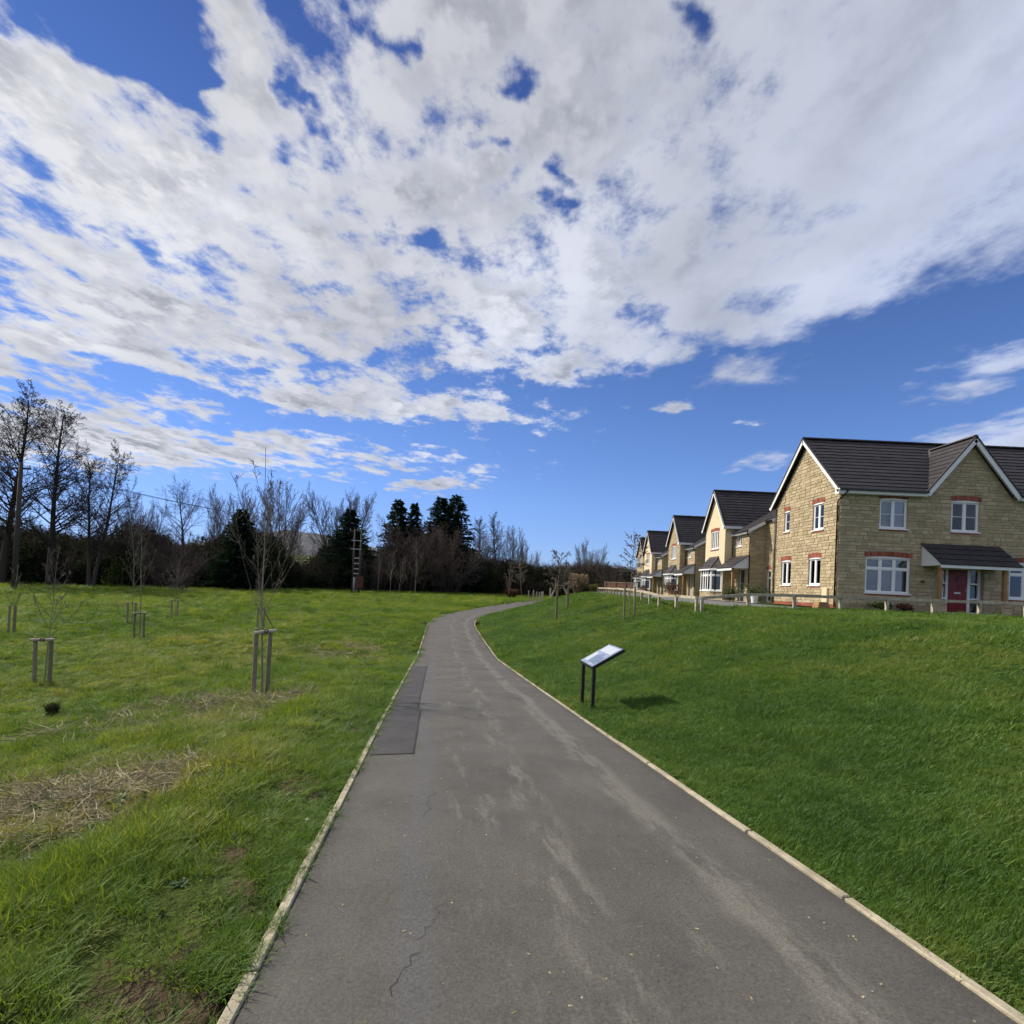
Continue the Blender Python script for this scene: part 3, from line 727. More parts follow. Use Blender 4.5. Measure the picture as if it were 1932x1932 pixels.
    for sg in (-1, 1):
        courses(roof, (gc + sg * hv, -.22, ez + .035), (0, 1, 0), (-sg * math.cos(ph), 0, math.sin(ph)), n2, L / n2,
                lambda s0, s1: [(0, s0 * math.sin(ph) - .26 + .22 + .1, 0, s1 * math.sin(ph) - .26 + .22 + .1)])
        g = MB(); g.beam((gc + sg * hv, -.03, ez + .035), (gc, vy(rv), ez + .075 + rv), .16, .02); g.build('valley', simple('lead_valley%d' % sg, (.10, .105, .11), .5, .15, 4), roof)
    ridge_tiles(roof, (x0, dp / 2, ez + hh + .02), (x1, dp / 2, ez + hh + .02)); ridge_tiles(roof, (gc, -.23, ez + .05 + rv), (gc, vy(rv), ez + .05 + rv))
    # verge boards, fascias, gutters
    for x in (x0 - .012, x1 + .012):
        for y_ in (ey, dp - ey):
            g = MB(); g.beam((x, y_, ez - .09), (x, dp / 2, ez + hh - .09), .024, .19, (0, -.7 if y_ < 1 else .7, .7)); g.build('barge_board', BARGE, H)
            g = MB(); g.beam((x, y_, ez + .03), (x, dp / 2, ez + hh + .03), .07, .05, (0, -.7 if y_ < 1 else .7, .7)); g.build('verge_trim', RIDGE, H)
    for sg in (-1, 1):
        g = MB(); g.beam((gc + sg * (hv + .03), -.235, ez - .10), (gc, -.235, ez + rv - .07), .026, .23, (sg * .7, 0, .6)); g.build('barge_board', BARGE, H)
        g = MB(); g.beam((gc + sg * (hv + .05), -.235, ez + .045), (gc, -.235, ez + rv + .075), .075, .055, (sg * .7, 0, .6)); g.build('verge_trim', RIDGE, H)
        g = MB(); g.poly([(gc + sg * hv, -.235, ez - .02), (gc + sg * hv, -.001, ez - .02), (gc, -.001, ez + rv - .05), (gc, -.235, ez + rv - .05)]); g.build('soffit', BARGE, H)
    for a, c in ((x0, gc - hv - .04), (gc + hv + .04, x1)):
        g = MB(); g.box(a, c, ey - .004, ey + .02, ez - .18, ez + .01); g.box(a, c, ey + .02, -.001, ez - .18, ez - .155); g.build('fascia', BARGE, H)
        g = MB(); g.box(a, c, ey - .105, ey - .006, ez - .055, ez + .02); g.build('gutter', BLACKP, H)
    for y_ in (ey,):
        g = MB(); g.box(x0 - .024, .0, ey, -.002, ez - .22, ez - .02); g.build('box_end', BARGE, H)
    pipe(H, [(.12, ey - .05, ez - .02), (.12, ey - .05, ez - .12), (-.06, -.02, ez - .42), (-.07, .06, ez - .5), (-.07, .06, .05)])
    pipe(H, [(-.07, dp - .1, ez - .1), (-.07, dp - .1, .05)])
    # entrance canopy on oak posts and stone piers
    cx0, cx1 = 3.62, 6.92; ang = math.atan2(.86, 1.0)
    g = MB(); g.hexa([(cx0, -1.05, 2.0), (cx1, -1.05, 2.0), (cx1, -.001, 2.0), (cx0, -.001, 2.0), (cx0, -1.05, 2.06), (cx1, -1.05, 2.06), (cx1, -.001, 2.88), (cx0, -.001, 2.88)])
    cn = g.build('canopy', BARGE, H)
    g = MB(); g.box(cx0 - .03, cx1 + .03, -1.085, -1.055, 1.90, 2.06); g.build('fascia', BARGE, cn)
    sl2 = math.hypot(1.1, .86)
    courses(cn, (0, -1.12, 2.03), (1, 0, 0), (0, math.cos(ang), math.sin(ang)), 4, 1.46 / 4, lambda a, b_: [(cx0 - .06, cx1 + .06, cx0 - .06, cx1 + .06)])
    for x in (cx0 + .1, cx1 - .5):
        g = MB(); g.box(x - .06, x + .06, -.95, -.83, .45, 1.995); g.build('oak_post', OAK, H)
        g = MB(); rg = random.Random(5)
        g.box(x - .2, x + .2, -1.05, -.70, 0.0, .45); pr_ = g.build('pier', MORTAR, H)
        g = MB()
        for st in stone_list(.4, 0, .45, [], 0, rg): stone_geo(g, (x - .2, -1.05, 0), (1, 0, 0), (0, -1, 0), st, rg)
        for st in stone_list(.35, 0, .45, [], 0, rg): stone_geo(g, (x - .2, -.70, 0), (0, -1, 0), (-1, 0, 0), st, rg)
        g.build('pier_stones', STONE, pr_)
    g = MB(); g.box(4.3, 6.6, -.8, -.002, -.12, -.005); g.build('doorstep', KERB, H)
    # meter box, house lamp
    g = MB(); g.obox(O2, D2, N2, dp - .96, dp - .55, .001, .09, .02, .88); g.obox(O2, D2, N2, dp - .93, dp - .58, .09, .10, .07, .83); g.build('meter_box', RENDER, H)
    g = MB(); g.obox(O1, D1, N1, 3.62, 3.74, .001, .06, 1.28, 1.36); g.build('number_plaque', PANELM, H)
    return H
corner_house()

def front_gable_house(loc, label, rendered, seed, doorm):
    H = empty('gabled_house', loc, label, 'house', 'gabled houses in a row along the road'); rng = random.Random(seed)
    W_, eh, gr, hw = 3.4, 5.1, 2.55, 1.7
    mbs = MB()
    def stones(O, D, N, w, z0, z1, op, gable=0): 
        for s in stone_list(w, z0, z1, op, gable, rng): stone_geo(mbs, O, D, N, s, rng)
    fO, fD, fN = (0, W_, 0), (0, -1, 0), (-1, 0, 0)                      # front of the wing, faces the green
    upw = (W_ - 2.40, W_ - 1.05, 3.55, 4.75, 1); bayo = (W_ - 3.05, W_ - .35, .62, 2.1, 0)
    zsp = 2.35
    if rendered:
        wall(H, fO, fD, fN, W_, zsp, eh, [upw], RENDER, gable=gr, name='rendered_wall'); wall(H, fO, fD, fN, W_, 0, zsp, [bayo], MORTAR)
        stones(fO, fD, fN, W_, 0, zsp, [bayo])
    else:
        wall(H, fO, fD, fN, W_, 0, eh, [upw, bayo], MORTAR, gable=gr); stones(fO, fD, fN, W_, 0, eh, grow_open([upw, bayo]), gr)
    sO, sD, sN = (0, 0, 0), (1, 0, 0), (0, -1, 0)
    if rendered:
        wall(H, sO, sD, sN, 7.0, zsp, eh, [], RENDER, name='rendered_wall'); wall(H, sO, sD, sN, 7.0, 0, zsp, [], MORTAR); stones(sO, sD, sN, .65, 0, zsp, [])
    else:
        wall(H, sO, sD, sN, 7.0, 0, eh, [], MORTAR); stones(sO, sD, sN, .65, 0, eh, [])
    wall(H, (7, W_, 0), (-1, 0, 0), (0, 1, 0), 7.0, 0, eh, [], MORTAR); wall(H, (7, -3.2, 0), (0, 1, 0), (1, 0, 0), 3.2 + W_, 0, 4.45, [], MORTAR)
    window(H, fO, fD, fN, *upw[:4], 4)
    # main body, set back beside the wing
    mh = 4.5; mO, mD, mN = (.65, 0, 0), (0, -1, 0), (-1, 0, 0); smw = (.35, 1.05, 3.58, 4.40, 0); dro = (.75, 1.65, 0, 2.1, 0)
    wall(H, mO, mD, mN, 2.3, 0, mh, [smw, dro], MORTAR); stones(mO, mD, mN, 2.3, 0, mh, [smw[:4], dro[:4]])
    window(H, mO, mD, mN, *smw[:4], 2, arch=False)
    g = MB(); g.obox(mO, mD, mN, dro[0] + .07, dro[1] - .07, -.2, -.14, .03, 2.03); dd = g.build('door', doorm, H)
    g = MB(); g.obox(mO, mD, mN, dro[1] - .35, dro[1] - .2, -.14, -.13, 1.2, 1.8); g.build('door_light', GLASS, dd)
    g = MB()
    for q in ((dro[0], dro[0] + .07, 0, 2.1), (dro[1] - .07, dro[1], 0, 2.1), (dro[0] + .07, dro[1] - .07, 2.03, 2.1)): g.obox(mO, mD, mN, *q[:2], -.22, -.12, *q[2:])
    g.build('door_frame', WHITE, H)
    # stepped end walls facing the viewer
    tn = math.tan(R_(31)); roofz = lambda x: mh + (x - .45) * tn
    def end_wall(x0, x1, y):
        g = MB(); g.poly([(x0, y, 0), (x1, y, 0), (x1, y, roofz(x1) - .06), (x0, y, roofz(x0) - .06)]); g.build('end_wall', MORTAR, H)
        st = stone_list(x1 - x0, 0, roofz(x1) - .1, [], 0, rng)
        for s in st:
            if s[3] < roofz(x0 + s[0]) - .08: stone_geo(mbs, (x0, y, 0), (1, 0, 0), (0, -1, 0), s, rng)
    end_wall(.65, 1.65, -2.3); end_wall(1.65, 7.0, -3.2)
    kO, kD, kN = (1.65, -2.3, 0), (0, -1, 0), (-1, 0, 0); kw = (.22, .72, .05, 2.0, 1)
    wall(H, kO, kD, kN, .9, 0, roofz(1.65) - .06, [kw], MORTAR); stones(kO, kD, kN, .9, 0, roofz(1.65) - .15, grow_open([kw])); window(H, kO, kD, kN, *kw[:4], 1, transom=.4, sill=False)
    tag(mbs.build('stonework', STONE, H), kind='stuff')
    # roofs
    ex = -.22; dk = MB(); ph = math.atan2(gr + .12, hw + .25); n = 13; L = math.hypot(gr + .12, hw + .25); c, s_ = math.cos(ph), math.sin(ph); ez = eh - .14; zr = ez + gr + .26
    for y0, sg in ((-.25, 1), (W_ + .25, -1)):
        q = [(ex, y0, ez), (7.1, y0, ez), (7.1, W_ / 2, ez + gr + .12), (ex, W_ / 2, ez + gr + .12)]; dk.poly(q if sg > 0 else q[::-1])
    sM = 1 / math.cos(R_(31))
    dk.poly([(.42, -2.5, mh - .02), (.42, 0, mh - .02), (4.2, 0, roofz(4.2)), (4.2, -2.5, roofz(4.2))][::-1])
    dk.poly([(1.42, -3.4, roofz(1.42) - .02), (1.42, -2.5, roofz(1.42) - .02), (4.2, -2.5, roofz(4.2)), (4.2, -3.4, roofz(4.2))][::-1])
    dk.poly([(4.2, -3.4, roofz(4.2)), (4.2, 0, roofz(4.2)), (7.2, 0, roofz(1.2)), (7.2, -3.4, roofz(1.2))][::-1])
    roof = dk.build('roof', TILE, H)
    for y0, sg in ((-.25, 1), (W_ + .25, -1)):
        courses(roof, (0, y0, ez), (1, 0, 0), (0, sg * c, s_), n, L / n, lambda a, b: [(ex, 7.1, ex, 7.1)])
    ridge_tiles(roof, (ex, W_ / 2, ez + gr + .14), (7.1, W_ / 2, ez + gr + .14))
    cm, sm_ = math.cos(R_(31)), math.sin(R_(31)); Lm = (4.2 - .42) / cm; nm = 12
    def ms(a, b):
        lo = -2.5 if .42 + a * cm < 1.40 else -3.4
        return [(lo, 0, lo, 0)]
    courses(roof, (.42, 0, mh - .015), (0, 1, 0), (cm, 0, sm_), nm, Lm / nm, ms)
    # boards
    for y0 in (-.27, W_ + .27):
        g = MB(); g.beam((ex - .012, y0, ez - .08), (ex - .012, W_ / 2, ez + gr + .04), .024, .20, (0, -.8 if y0 < 1 else .8, .5)); g.build('barge_board', BARGE, H)
        g = MB(); g.beam((ex - .012, y0, ez + .035), (ex - .012, W_ / 2, ez + gr + .155), .07, .05, (0, -.8 if y0 < 1 else .8, .5)); g.build('verge_trim', RIDGE, H)
    g = MB(); g.box(ex, 7.0, -.272, -.252, ez - .17, ez); g.box(ex, 7.0, -.252, -.001, ez - .17, ez - .15); g.build('fascia', BARGE, H)
    g = MB(); g.box(ex - .02, .0, -.27, -.002, ez - .2, ez - .005); g.build('box_end', BARGE, H)
    g = MB(); g.box(.39, .415, -2.5, -.01, mh - .2, mh - .03); g.box(.415, .648, -2.5, -.01, mh - .2, mh - .17); g.build('fascia', BARGE, H)
    g = MB(); g.box(.29, .388, -2.52, -.28, mh - .09, mh - .01); g.build('gutter', BLACKP, H)
    g = MB(); g.beam((.40, -2.515, mh - .11), (1.42, -2.515, roofz(1.42) - .11), .025, .18, (0, 0, 1)); g.build('barge_board', BARGE, H); g = MB(); g.beam((1.42, -3.415, roofz(1.42) - .11), (4.2, -3.415, roofz(4.2) - .11), .025, .18, (0, 0, 1)); g.build('barge_board', BARGE, H)
    # lean-to porch
    g = MB(); px0, px1, pz0, pz1 = -.45, .65, 2.14, 2.92
    g.hexa([(px0, -2.25, pz0 - .05), (px1 - .002, -2.25, pz0 - .05), (px1 - .002, -.02, pz0 - .05), (px0, -.02, pz0 - .05), (px0, -2.25, pz0), (px1 - .002, -2.25, pz1), (px1 - .002, -.02, pz1), (px0, -.02, pz0)])
    pc = g.build('porch', BARGE, H); pa = math.atan2(pz1 - pz0, px1 - px0); pl = math.hypot(pz1 - pz0, px1 - px0) + .08
    courses(pc, (px0 - .08, 0, pz0 - .03), (0, 1, 0), (math.cos(pa), 0, math.sin(pa)), 4, pl / 4, lambda a, b: [(-2.3, 0.0, -2.3, 0.0)])
    g = MB(); g.box(px0 - .03, px0, -2.28, -.02, pz0 - .2, pz0 - .03); g.build('fascia', BARGE, pc)
    g = MB(); g.box(px0 + .08, px0 + .2, -2.18, -2.06, .02, pz0 - .055); g.build('oak_post', OAK, H)
    # bay window with a hipped tiled roof
    plan = [(-.001, .25), (-.58, .78), (-.58, 2.62), (-.001, 3.15)]
    g = MB(); rg2 = MB()
    for i in range(3):
        a, b = plan[i], plan[i + 1]; g.poly([(b[0], b[1], 0), (a[0], a[1], 0), (a[0], a[1], .60), (b[0], b[1], .60)])
    bw = g.build('bay_wall', MORTAR, H); sg2 = MB()
    for i in range(3):
        a, b = Vector((*plan[i], 0)), Vector((*plan[i + 1], 0)); d = (a - b); L_ = d.length; d.normalize(); nn = Vector((d.y, -d.x, 0))
        if nn.x > 0: nn = -nn
        for s in stone_list(L_, 0, .6, [], 0, rng): stone_geo(sg2, b, d, nn, s, rng)
        wd = window(bw, b, d, nn, 0.02, L_ - .02, .62, 2.1, 1 if i != 1 else 4, transom=.36, arch=False, inside='curtain' if i == 1 else 'none', sill=True, n_in=-.02)
    sg2.build('bay_stones', STONE, bw)
    g = MB(); pl_ = [(-.05, .12), (-.68, .70), (-.68, 2.70), (-.05, 3.28)]; zb, ztp = 2.13, 2.98; apex = [(-.002, .95), (-.002, 2.45)]
    g.poly([(*pl_[0], zb), (*apex[0], ztp), (*pl_[1], zb)]); g.poly([(*pl_[1], zb), (*apex[0], ztp), (*apex[1], ztp), (*pl_[2], zb)]); g.poly([(*pl_[2], zb), (*apex[1], ztp), (*pl_[3], zb)])
    g.poly([(*p, zb) for p in pl_]); br = g.build('bay_roof', TILE, bw)
    A_ = Vector((-.68, .70, zb)); n3 = 4; sdv = Vector((.678, 0, ztp - zb)); 
    courses(bw, (-.70, 0, zb - .01), (0, 1, 0), sdv.normalized(), 4, sdv.length / 4, lambda a, b: [(.70 + .25 * a / sdv.length, 2.70 - .25 * a / sdv.length, .70 + .25 * min(1, b / sdv.length), 2.70 - .25 * min(1, b / sdv.length))])
    for q0, q1 in ((pl_[1], apex[0]), (pl_[2], apex[1])):
        g = MB(); g.beam((*q0, zb + .02), (*q1, ztp + .02), .1, .05); g.build('hip_tile', RIDGE, bw)
    g = MB()
    for i in range(3): g.beam((*pl_[i], zb - .05), (*pl_[i + 1], zb - .05), .03, .12)
    g.build('fascia', BARGE, bw)
    pipe(H, [(.34, -2.45, mh - .08), (.40, -2.4, mh - .3), (.58, -2.36, mh - .45), (.58, -2.36, .05)]); pipe(H, [(.5, -.06, mh - .1), (.5, -.06, 2.95)]); pipe(H, [(-.05, -.12, 2.1), (-.05, -.06, 1.8), (-.05, -.06, .05)])
    return H
DOOR_L = simple('pale_door', (.36, .33, .28), .4, .1, 2)
front_gable_house((14.15, 34.3, 1.08), 'cream rendered gabled house beside the large corner house', True, 1, DOORDK)
front_gable_house((15.3, 47.0, 1.05), 'honey stone gabled house between the two cream rendered ones', False, 2, DOOR_L)
front_gable_house((16.35, 60.3, 1.03), 'smaller looking cream rendered gabled house, third back along the road', True, 3, DOORDK)
front_gable_house((17.5, 68.6, 1.02), 'farthest honey stone gabled house at the end of the row', False, 4, DOOR_L)

# ------------------------------------------------------------------ far hill
def make_hill(name, cx, cy, rx, ry, h, mat, seed):
    n = 46; xs = np.linspace(-1, 1, n); V = []; rs = np.random.RandomState(seed)
    for j in range(n):
        for i in range(n):
            u, v = xs[i], xs[j]; r = math.hypot(u, v); k = max(0, 1 - r * r) ** 1.3
            X, Y = cx + u * rx, cy + v * ry
            V.append((X, Y, -6 + (h + 6) * k * (1 + .25 * float(vnoise(X, Y, .006))) + 7 * k * float(vnoise(X, Y, .03))))
    Fq = [(j * n + i, j * n + i + 1, (j + 1) * n + i + 1, (j + 1) * n + i) for j in range(n - 1) for i in range(n - 1)]
    me = bpy.data.meshes.new(name); me.from_pydata(V, [], Fq); me.polygons.foreach_set('use_smooth', np.ones(len(Fq), bool)); me.update()
    return tag(newobj(name, me, mat), kind='structure')
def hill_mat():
    m, T, p = principled('hazed_winter_woodland'); pos = T.node('ShaderNodeNewGeometry').outputs['Position']
    c = T.ramp(T.noise(pos, .05, 6, .75), [(.3, (.11, .115, .13)), (.5, (.16, .165, .18)), (.7, (.21, .21, .22))])  # bare woodland grey, with distance haze painted in as paler, bluer tones
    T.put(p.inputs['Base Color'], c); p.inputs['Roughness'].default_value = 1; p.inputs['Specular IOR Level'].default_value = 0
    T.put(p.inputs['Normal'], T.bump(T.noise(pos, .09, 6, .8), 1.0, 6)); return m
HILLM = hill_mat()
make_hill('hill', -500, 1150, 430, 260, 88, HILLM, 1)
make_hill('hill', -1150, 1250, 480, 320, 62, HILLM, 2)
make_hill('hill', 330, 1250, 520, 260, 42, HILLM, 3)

# ------------------------------------------------------------------ bark and foliage materials
def bark(name, c, var=.35, scale=18):
    return simple(name, c, .9, var, scale, bump=.5, spec=.1, rand=.12)
BARK = bark('dark_bark', (.052, .043, .037)); TWIG = bark('brown_twigs', (.066, .050, .044)); PTWIG = bark('pale_twigs', (.12, .102, .086)); RTWIG = bark('reddish_twigs', (.100, .074, .066))
SBARK = bark('sapling_bark', (.22, .195, .15)); STWIG = bark('sapling_twigs', (.14, .115, .09))
def leafmat(name, c1, c2, trans=.25):
    m = bpy.data.materials.new(name); m.use_nodes = True; T = NT(m.node_tree); T.n.clear()
    a = T.node('ShaderNodeAttribute', attribute_name='tint').outputs['Fac']
    cc = T.mix(a, c1, c2)
    d = T.node('ShaderNodeBsdfDiffuse'); T.put(d.inputs[0], cc); t = T.node('ShaderNodeBsdfTranslucent'); T.put(t.inputs[0], cc)
    mx = T.node('ShaderNodeMixShader'); mx.inputs[0].default_value = trans; T.l.new(d.outputs[0], mx.inputs[1]); T.l.new(t.outputs[0], mx.inputs[2])
    o = T.node('ShaderNodeOutputMaterial'); T.l.new(mx.outputs[0], o.inputs[0]); return m
CONIFER = leafmat('conifer_needles', (.010, .022, .016), (.030, .052, .032)); IVY = leafmat('ivy_leaves', (.010, .018, .008), (.035, .050, .018)); EVERG = leafmat('evergreen_leaves', (.018, .026, .014), (.055, .064, .030))
DRYL = leafmat('dry_leaves', (.06, .035, .02), (.12, .07, .035)); PAMPAS = leafmat('dry_pampas', (.16, .115, .07), (.42, .33, .22), .35); SHRUBG = leafmat('garden_shrub_leaves', (.03, .05, .015), (.09, .115, .05)); SHRUBR = leafmat('rusty_shrub', (.08, .045, .03), (.17, .09, .06))

# ------------------------------------------------------------------ bare tree generator
def wob(d, rng, a): return (d + Vector((rng.uniform(-a, a), rng.uniform(-a, a), rng.uniform(-a, a)))).normalized()
def side_dir(d, ang, az):
    x = d.orthogonal().normalized(); y = d.cross(x)
    return (d * math.cos(ang) + (x * math.cos(az) + y * math.sin(az)) * math.sin(ang)).normalized()
def bare_tree(seed, H, kind):
    rng = random.Random(seed); tr, tw = MB(), MB()
    K = dict(
        alder=dict(stems=1, r0=.018, kids=(60, 11, 8), start=.24, ang=(55, 80), ratio=(.30, .42, .40), up=(.02, .05, .03), wob=(.035, .14, .22), taper=.62),
        twin=dict(stems=2, r0=.014, kids=(48, 11, 8), start=.20, ang=(50, 78), ratio=(.28, .42, .40), up=(.02, .05, .03), wob=(.04, .15, .22), taper=.6),
        fan=dict(stems=9, r0=.008, kids=(18, 8, 5), start=.22, ang=(20, 48), ratio=(.34, .48, .48), up=(.03, .10, .08), wob=(.06, .09, .12), taper=.25),
        oak=dict(stems=1, r0=.022, kids=(32, 11, 8), start=.30, ang=(45, 75), ratio=(.40, .45, .42), up=(.02, .03, .02), wob=(.08, .2, .25), taper=.35),
        thicket=dict(stems=16, r0=.006, kids=(16, 7, 4), start=.05, ang=(25, 60), ratio=(.36, .45, .45), up=(.03, .05, .03), wob=(.10, .16, .2), taper=.3),
    )[kind]
    def br(p, d, L, r, lev, env):
        nseg = (9, 5, 3, 2)[lev]; pts = [p.copy()]; rad = [r]; dd = d.copy(); q = p.copy(); upk = K['up'][min(lev, 2)]; wk = K['wob'][min(lev, 2)]
        for i in range(nseg):
            dd = wob(dd, rng, wk); dd = (dd + Vector((0, 0, upk))).normalized(); q = q + dd * (L / nseg); pts.append(q.copy()); rad.append(max(.013 * (H / 16), r * (1 - .86 * (i + 1) / nseg)))
        (tr if lev == 0 or (lev == 1 and r > .03) else tw).tube(pts, rad, (7, 4, 3, 3)[lev], cap=False, t=rng.random())
        if lev >= 3: return
        n = K['kids'][lev]; st = K['start'] if lev == 0 else .15
        for k in range(n):
            f = st + (1 - st) * (k + rng.random()) / n; i = min(int(f * nseg), nseg - 1); t = f * nseg - i
            pp = pts[i].lerp(pts[i + 1], t); dl = (pts[i + 1] - pts[i]).normalized(); rr = rad[i] + (rad[i + 1] - rad[i]) * t
            ang = R_(rng.uniform(*K['ang'])) * (1.0 if lev == 0 else .8)
            if lev == 0: ang *= (1 - .45 * f)
            nd = side_dir(dl, ang, rng.uniform(0, 2 * math.pi))
            Lc = L * K['ratio'][lev] * rng.uniform(.7, 1.15)
            if lev == 0: Lc *= (.55 + .45 * math.sin(math.pi * min(1, (f - st) / (1 - st) * .8 + .25))) * (1 - K['taper'] * max(0, f - .45))
            else: Lc *= (1 - .45 * f)
            br(pp, nd, Lc, max(.015 * H / 16, rr * (.42 if lev == 0 else .55)), lev + 1, env)
    ns = K['stems']
    for s in range(ns):
        if ns == 1: d = Vector((0, 0, 1)); p = Vector((0, 0, -.3)); L = H
        elif ns == 2: d = Vector((.10 * (1 if s else -1), .04, 1)).normalized(); p = Vector((.12 * (1 if s else -1), 0, -.3)); L = H * (1 if s else .86)
        else:
            a = 2 * math.pi * s / ns + rng.uniform(-.3, .3); tilt = rng.uniform(.05, .60); d = Vector((math.cos(a) * tilt, math.sin(a) * tilt, 1)).normalized(); p = Vector((math.cos(a) * .15, math.sin(a) * .15, -.3)); L = H * rng.uniform(.78, 1.0)
            if kind == 'thicket': p = Vector((math.cos(a) * rng.uniform(.1, H * .22), math.sin(a) * rng.uniform(.1, H * .2), -.3))
        br(p, d, L * 1.02, H * K['r0'], 0, None)
    return tr, tw
def leaf_blob(mb, c, r, n, size, rng, flat=1.0):
    for _ in range(n):
        while True:
            v = Vector((rng.uniform(-1, 1), rng.uniform(-1, 1), rng.uniform(-1, 1)))
            if .25 < v.length < 1: break
        p = Vector(c) + Vector((v.x * r[0], v.y * r[1], v.z * r[2])); a = Vector((rng.gauss(0, 1), rng.gauss(0, 1), rng.gauss(0, 1))).normalized(); b = a.orthogonal().normalized(); s = size * rng.uniform(.6, 1.4); t = rng.random()
        mb.poly([p - a * s, p + b * s * .55, p + a * s, p - b * s * .55], t)
def conifer(seed, H, spread=.24, gaps=.12):
    rng = random.Random(seed); tr, fo = MB(), MB(); tr.tube([(0, 0, -.3), (0, 0, H * .5), (0, 0, H * .98)], [H * .018, H * .011, .03], 7, cap=False)
    z = H * .05
    while z < H * .99:
        f = z / H; R = H * spread * (1 - f) ** .75 * rng.uniform(.8, 1.1) + .2; n = int(7 + 5 * (1 - f))
        for k in range(n):
            if rng.random() < gaps: continue
            a = rng.uniform(0, 2 * math.pi); L = R * rng.uniform(.65, 1.2); d = Vector((math.cos(a), math.sin(a), rng.uniform(-.05, .35))); m = max(3, int(L / (H * .022)))
            for i in range(m):
                t = (i + .5) / m; p = Vector((0, 0, z)) + d * (L * t) + Vector((0, 0, -.12 * L * t * t))
                for _ in range(3):
                    q = (d.normalized() + Vector((rng.gauss(0, .55), rng.gauss(0, .55), rng.gauss(0, .4)))).normalized(); w = q.orthogonal().normalized(); s = H * .034 * rng.uniform(.7, 1.3); tt = rng.random()
                    fo.poly([p - w * s * .28, p + q * s * .5 - w * s * .2, p + q * s, p + q * s * .5 + w * s * .3], tt)
        z += H * .017 * rng.uniform(.6, 1.4)
    return tr, fo
PROTO = {}
def proto(key):
    if key in PROTO: return PROTO[key]
    k, i = key
    if k == 'conifer': tr, fo = conifer(40 + i, 20, .245 + .03 * i, .05); PROTO[key] = (tr.mesh('trunk', True), fo.mesh('crown'), 20, BARK, CONIFER, 'foliage')
    elif k == 'ivied':
        tr, tw = bare_tree(60 + i, 14, 'oak'); rng = random.Random(i); iv = MB()
        for q in range(26): leaf_blob(iv, (rng.uniform(-1.6, 1.6), rng.uniform(-1.6, 1.6), rng.uniform(.8, 9)), (1.5, 1.5, 1.5), 90, .22, rng)
        PROTO[key] = (tr.mesh('trunk', True), tw.mesh('crown'), 14, BARK, TWIG, 'crown', iv.mesh('ivy'))
    else:
        tr, tw = bare_tree(20 + 7 * i + len(k), 16, k); PROTO[key] = (tr.mesh('trunk', True), tw.mesh('crown'), 16, BARK, {'fan': PTWIG, 'thicket': RTWIG}.get(k, TWIG), 'crown')
    return PROTO[key]
def tree(name, key, px, py_top, d, label, width=1.0, base=None, cat='tree', group=None, rz=None, crownmat=None):
    """a tree whose foot stands on the ground at distance d in the direction of column px, as tall as the row py_top asks"""
    p = un(px, 1100, d); x, y = p[0], p[1]; z = zt(x, y)
    top = un(px, py_top, d)[2]; H = max(2.0, top - z); me = proto(key); s = H / me[2]
    r = empty(name, (x, y, z), label, cat, group, rz if rz is not None else rnd.uniform(0, 6.28)); r.scale = (s * width, s * width, s)
    newobj('trunk', me[0], me[3], r); c = newobj(me[5], me[1], me[4], r)
    if crownmat: c.material_slots[0].link = 'OBJECT'; c.material_slots[0].material = crownmat
    if len(me) > 6: newobj('ivy', me[6], IVY, r)
    return r
FARG = 'trees along the far edge of the meadow'
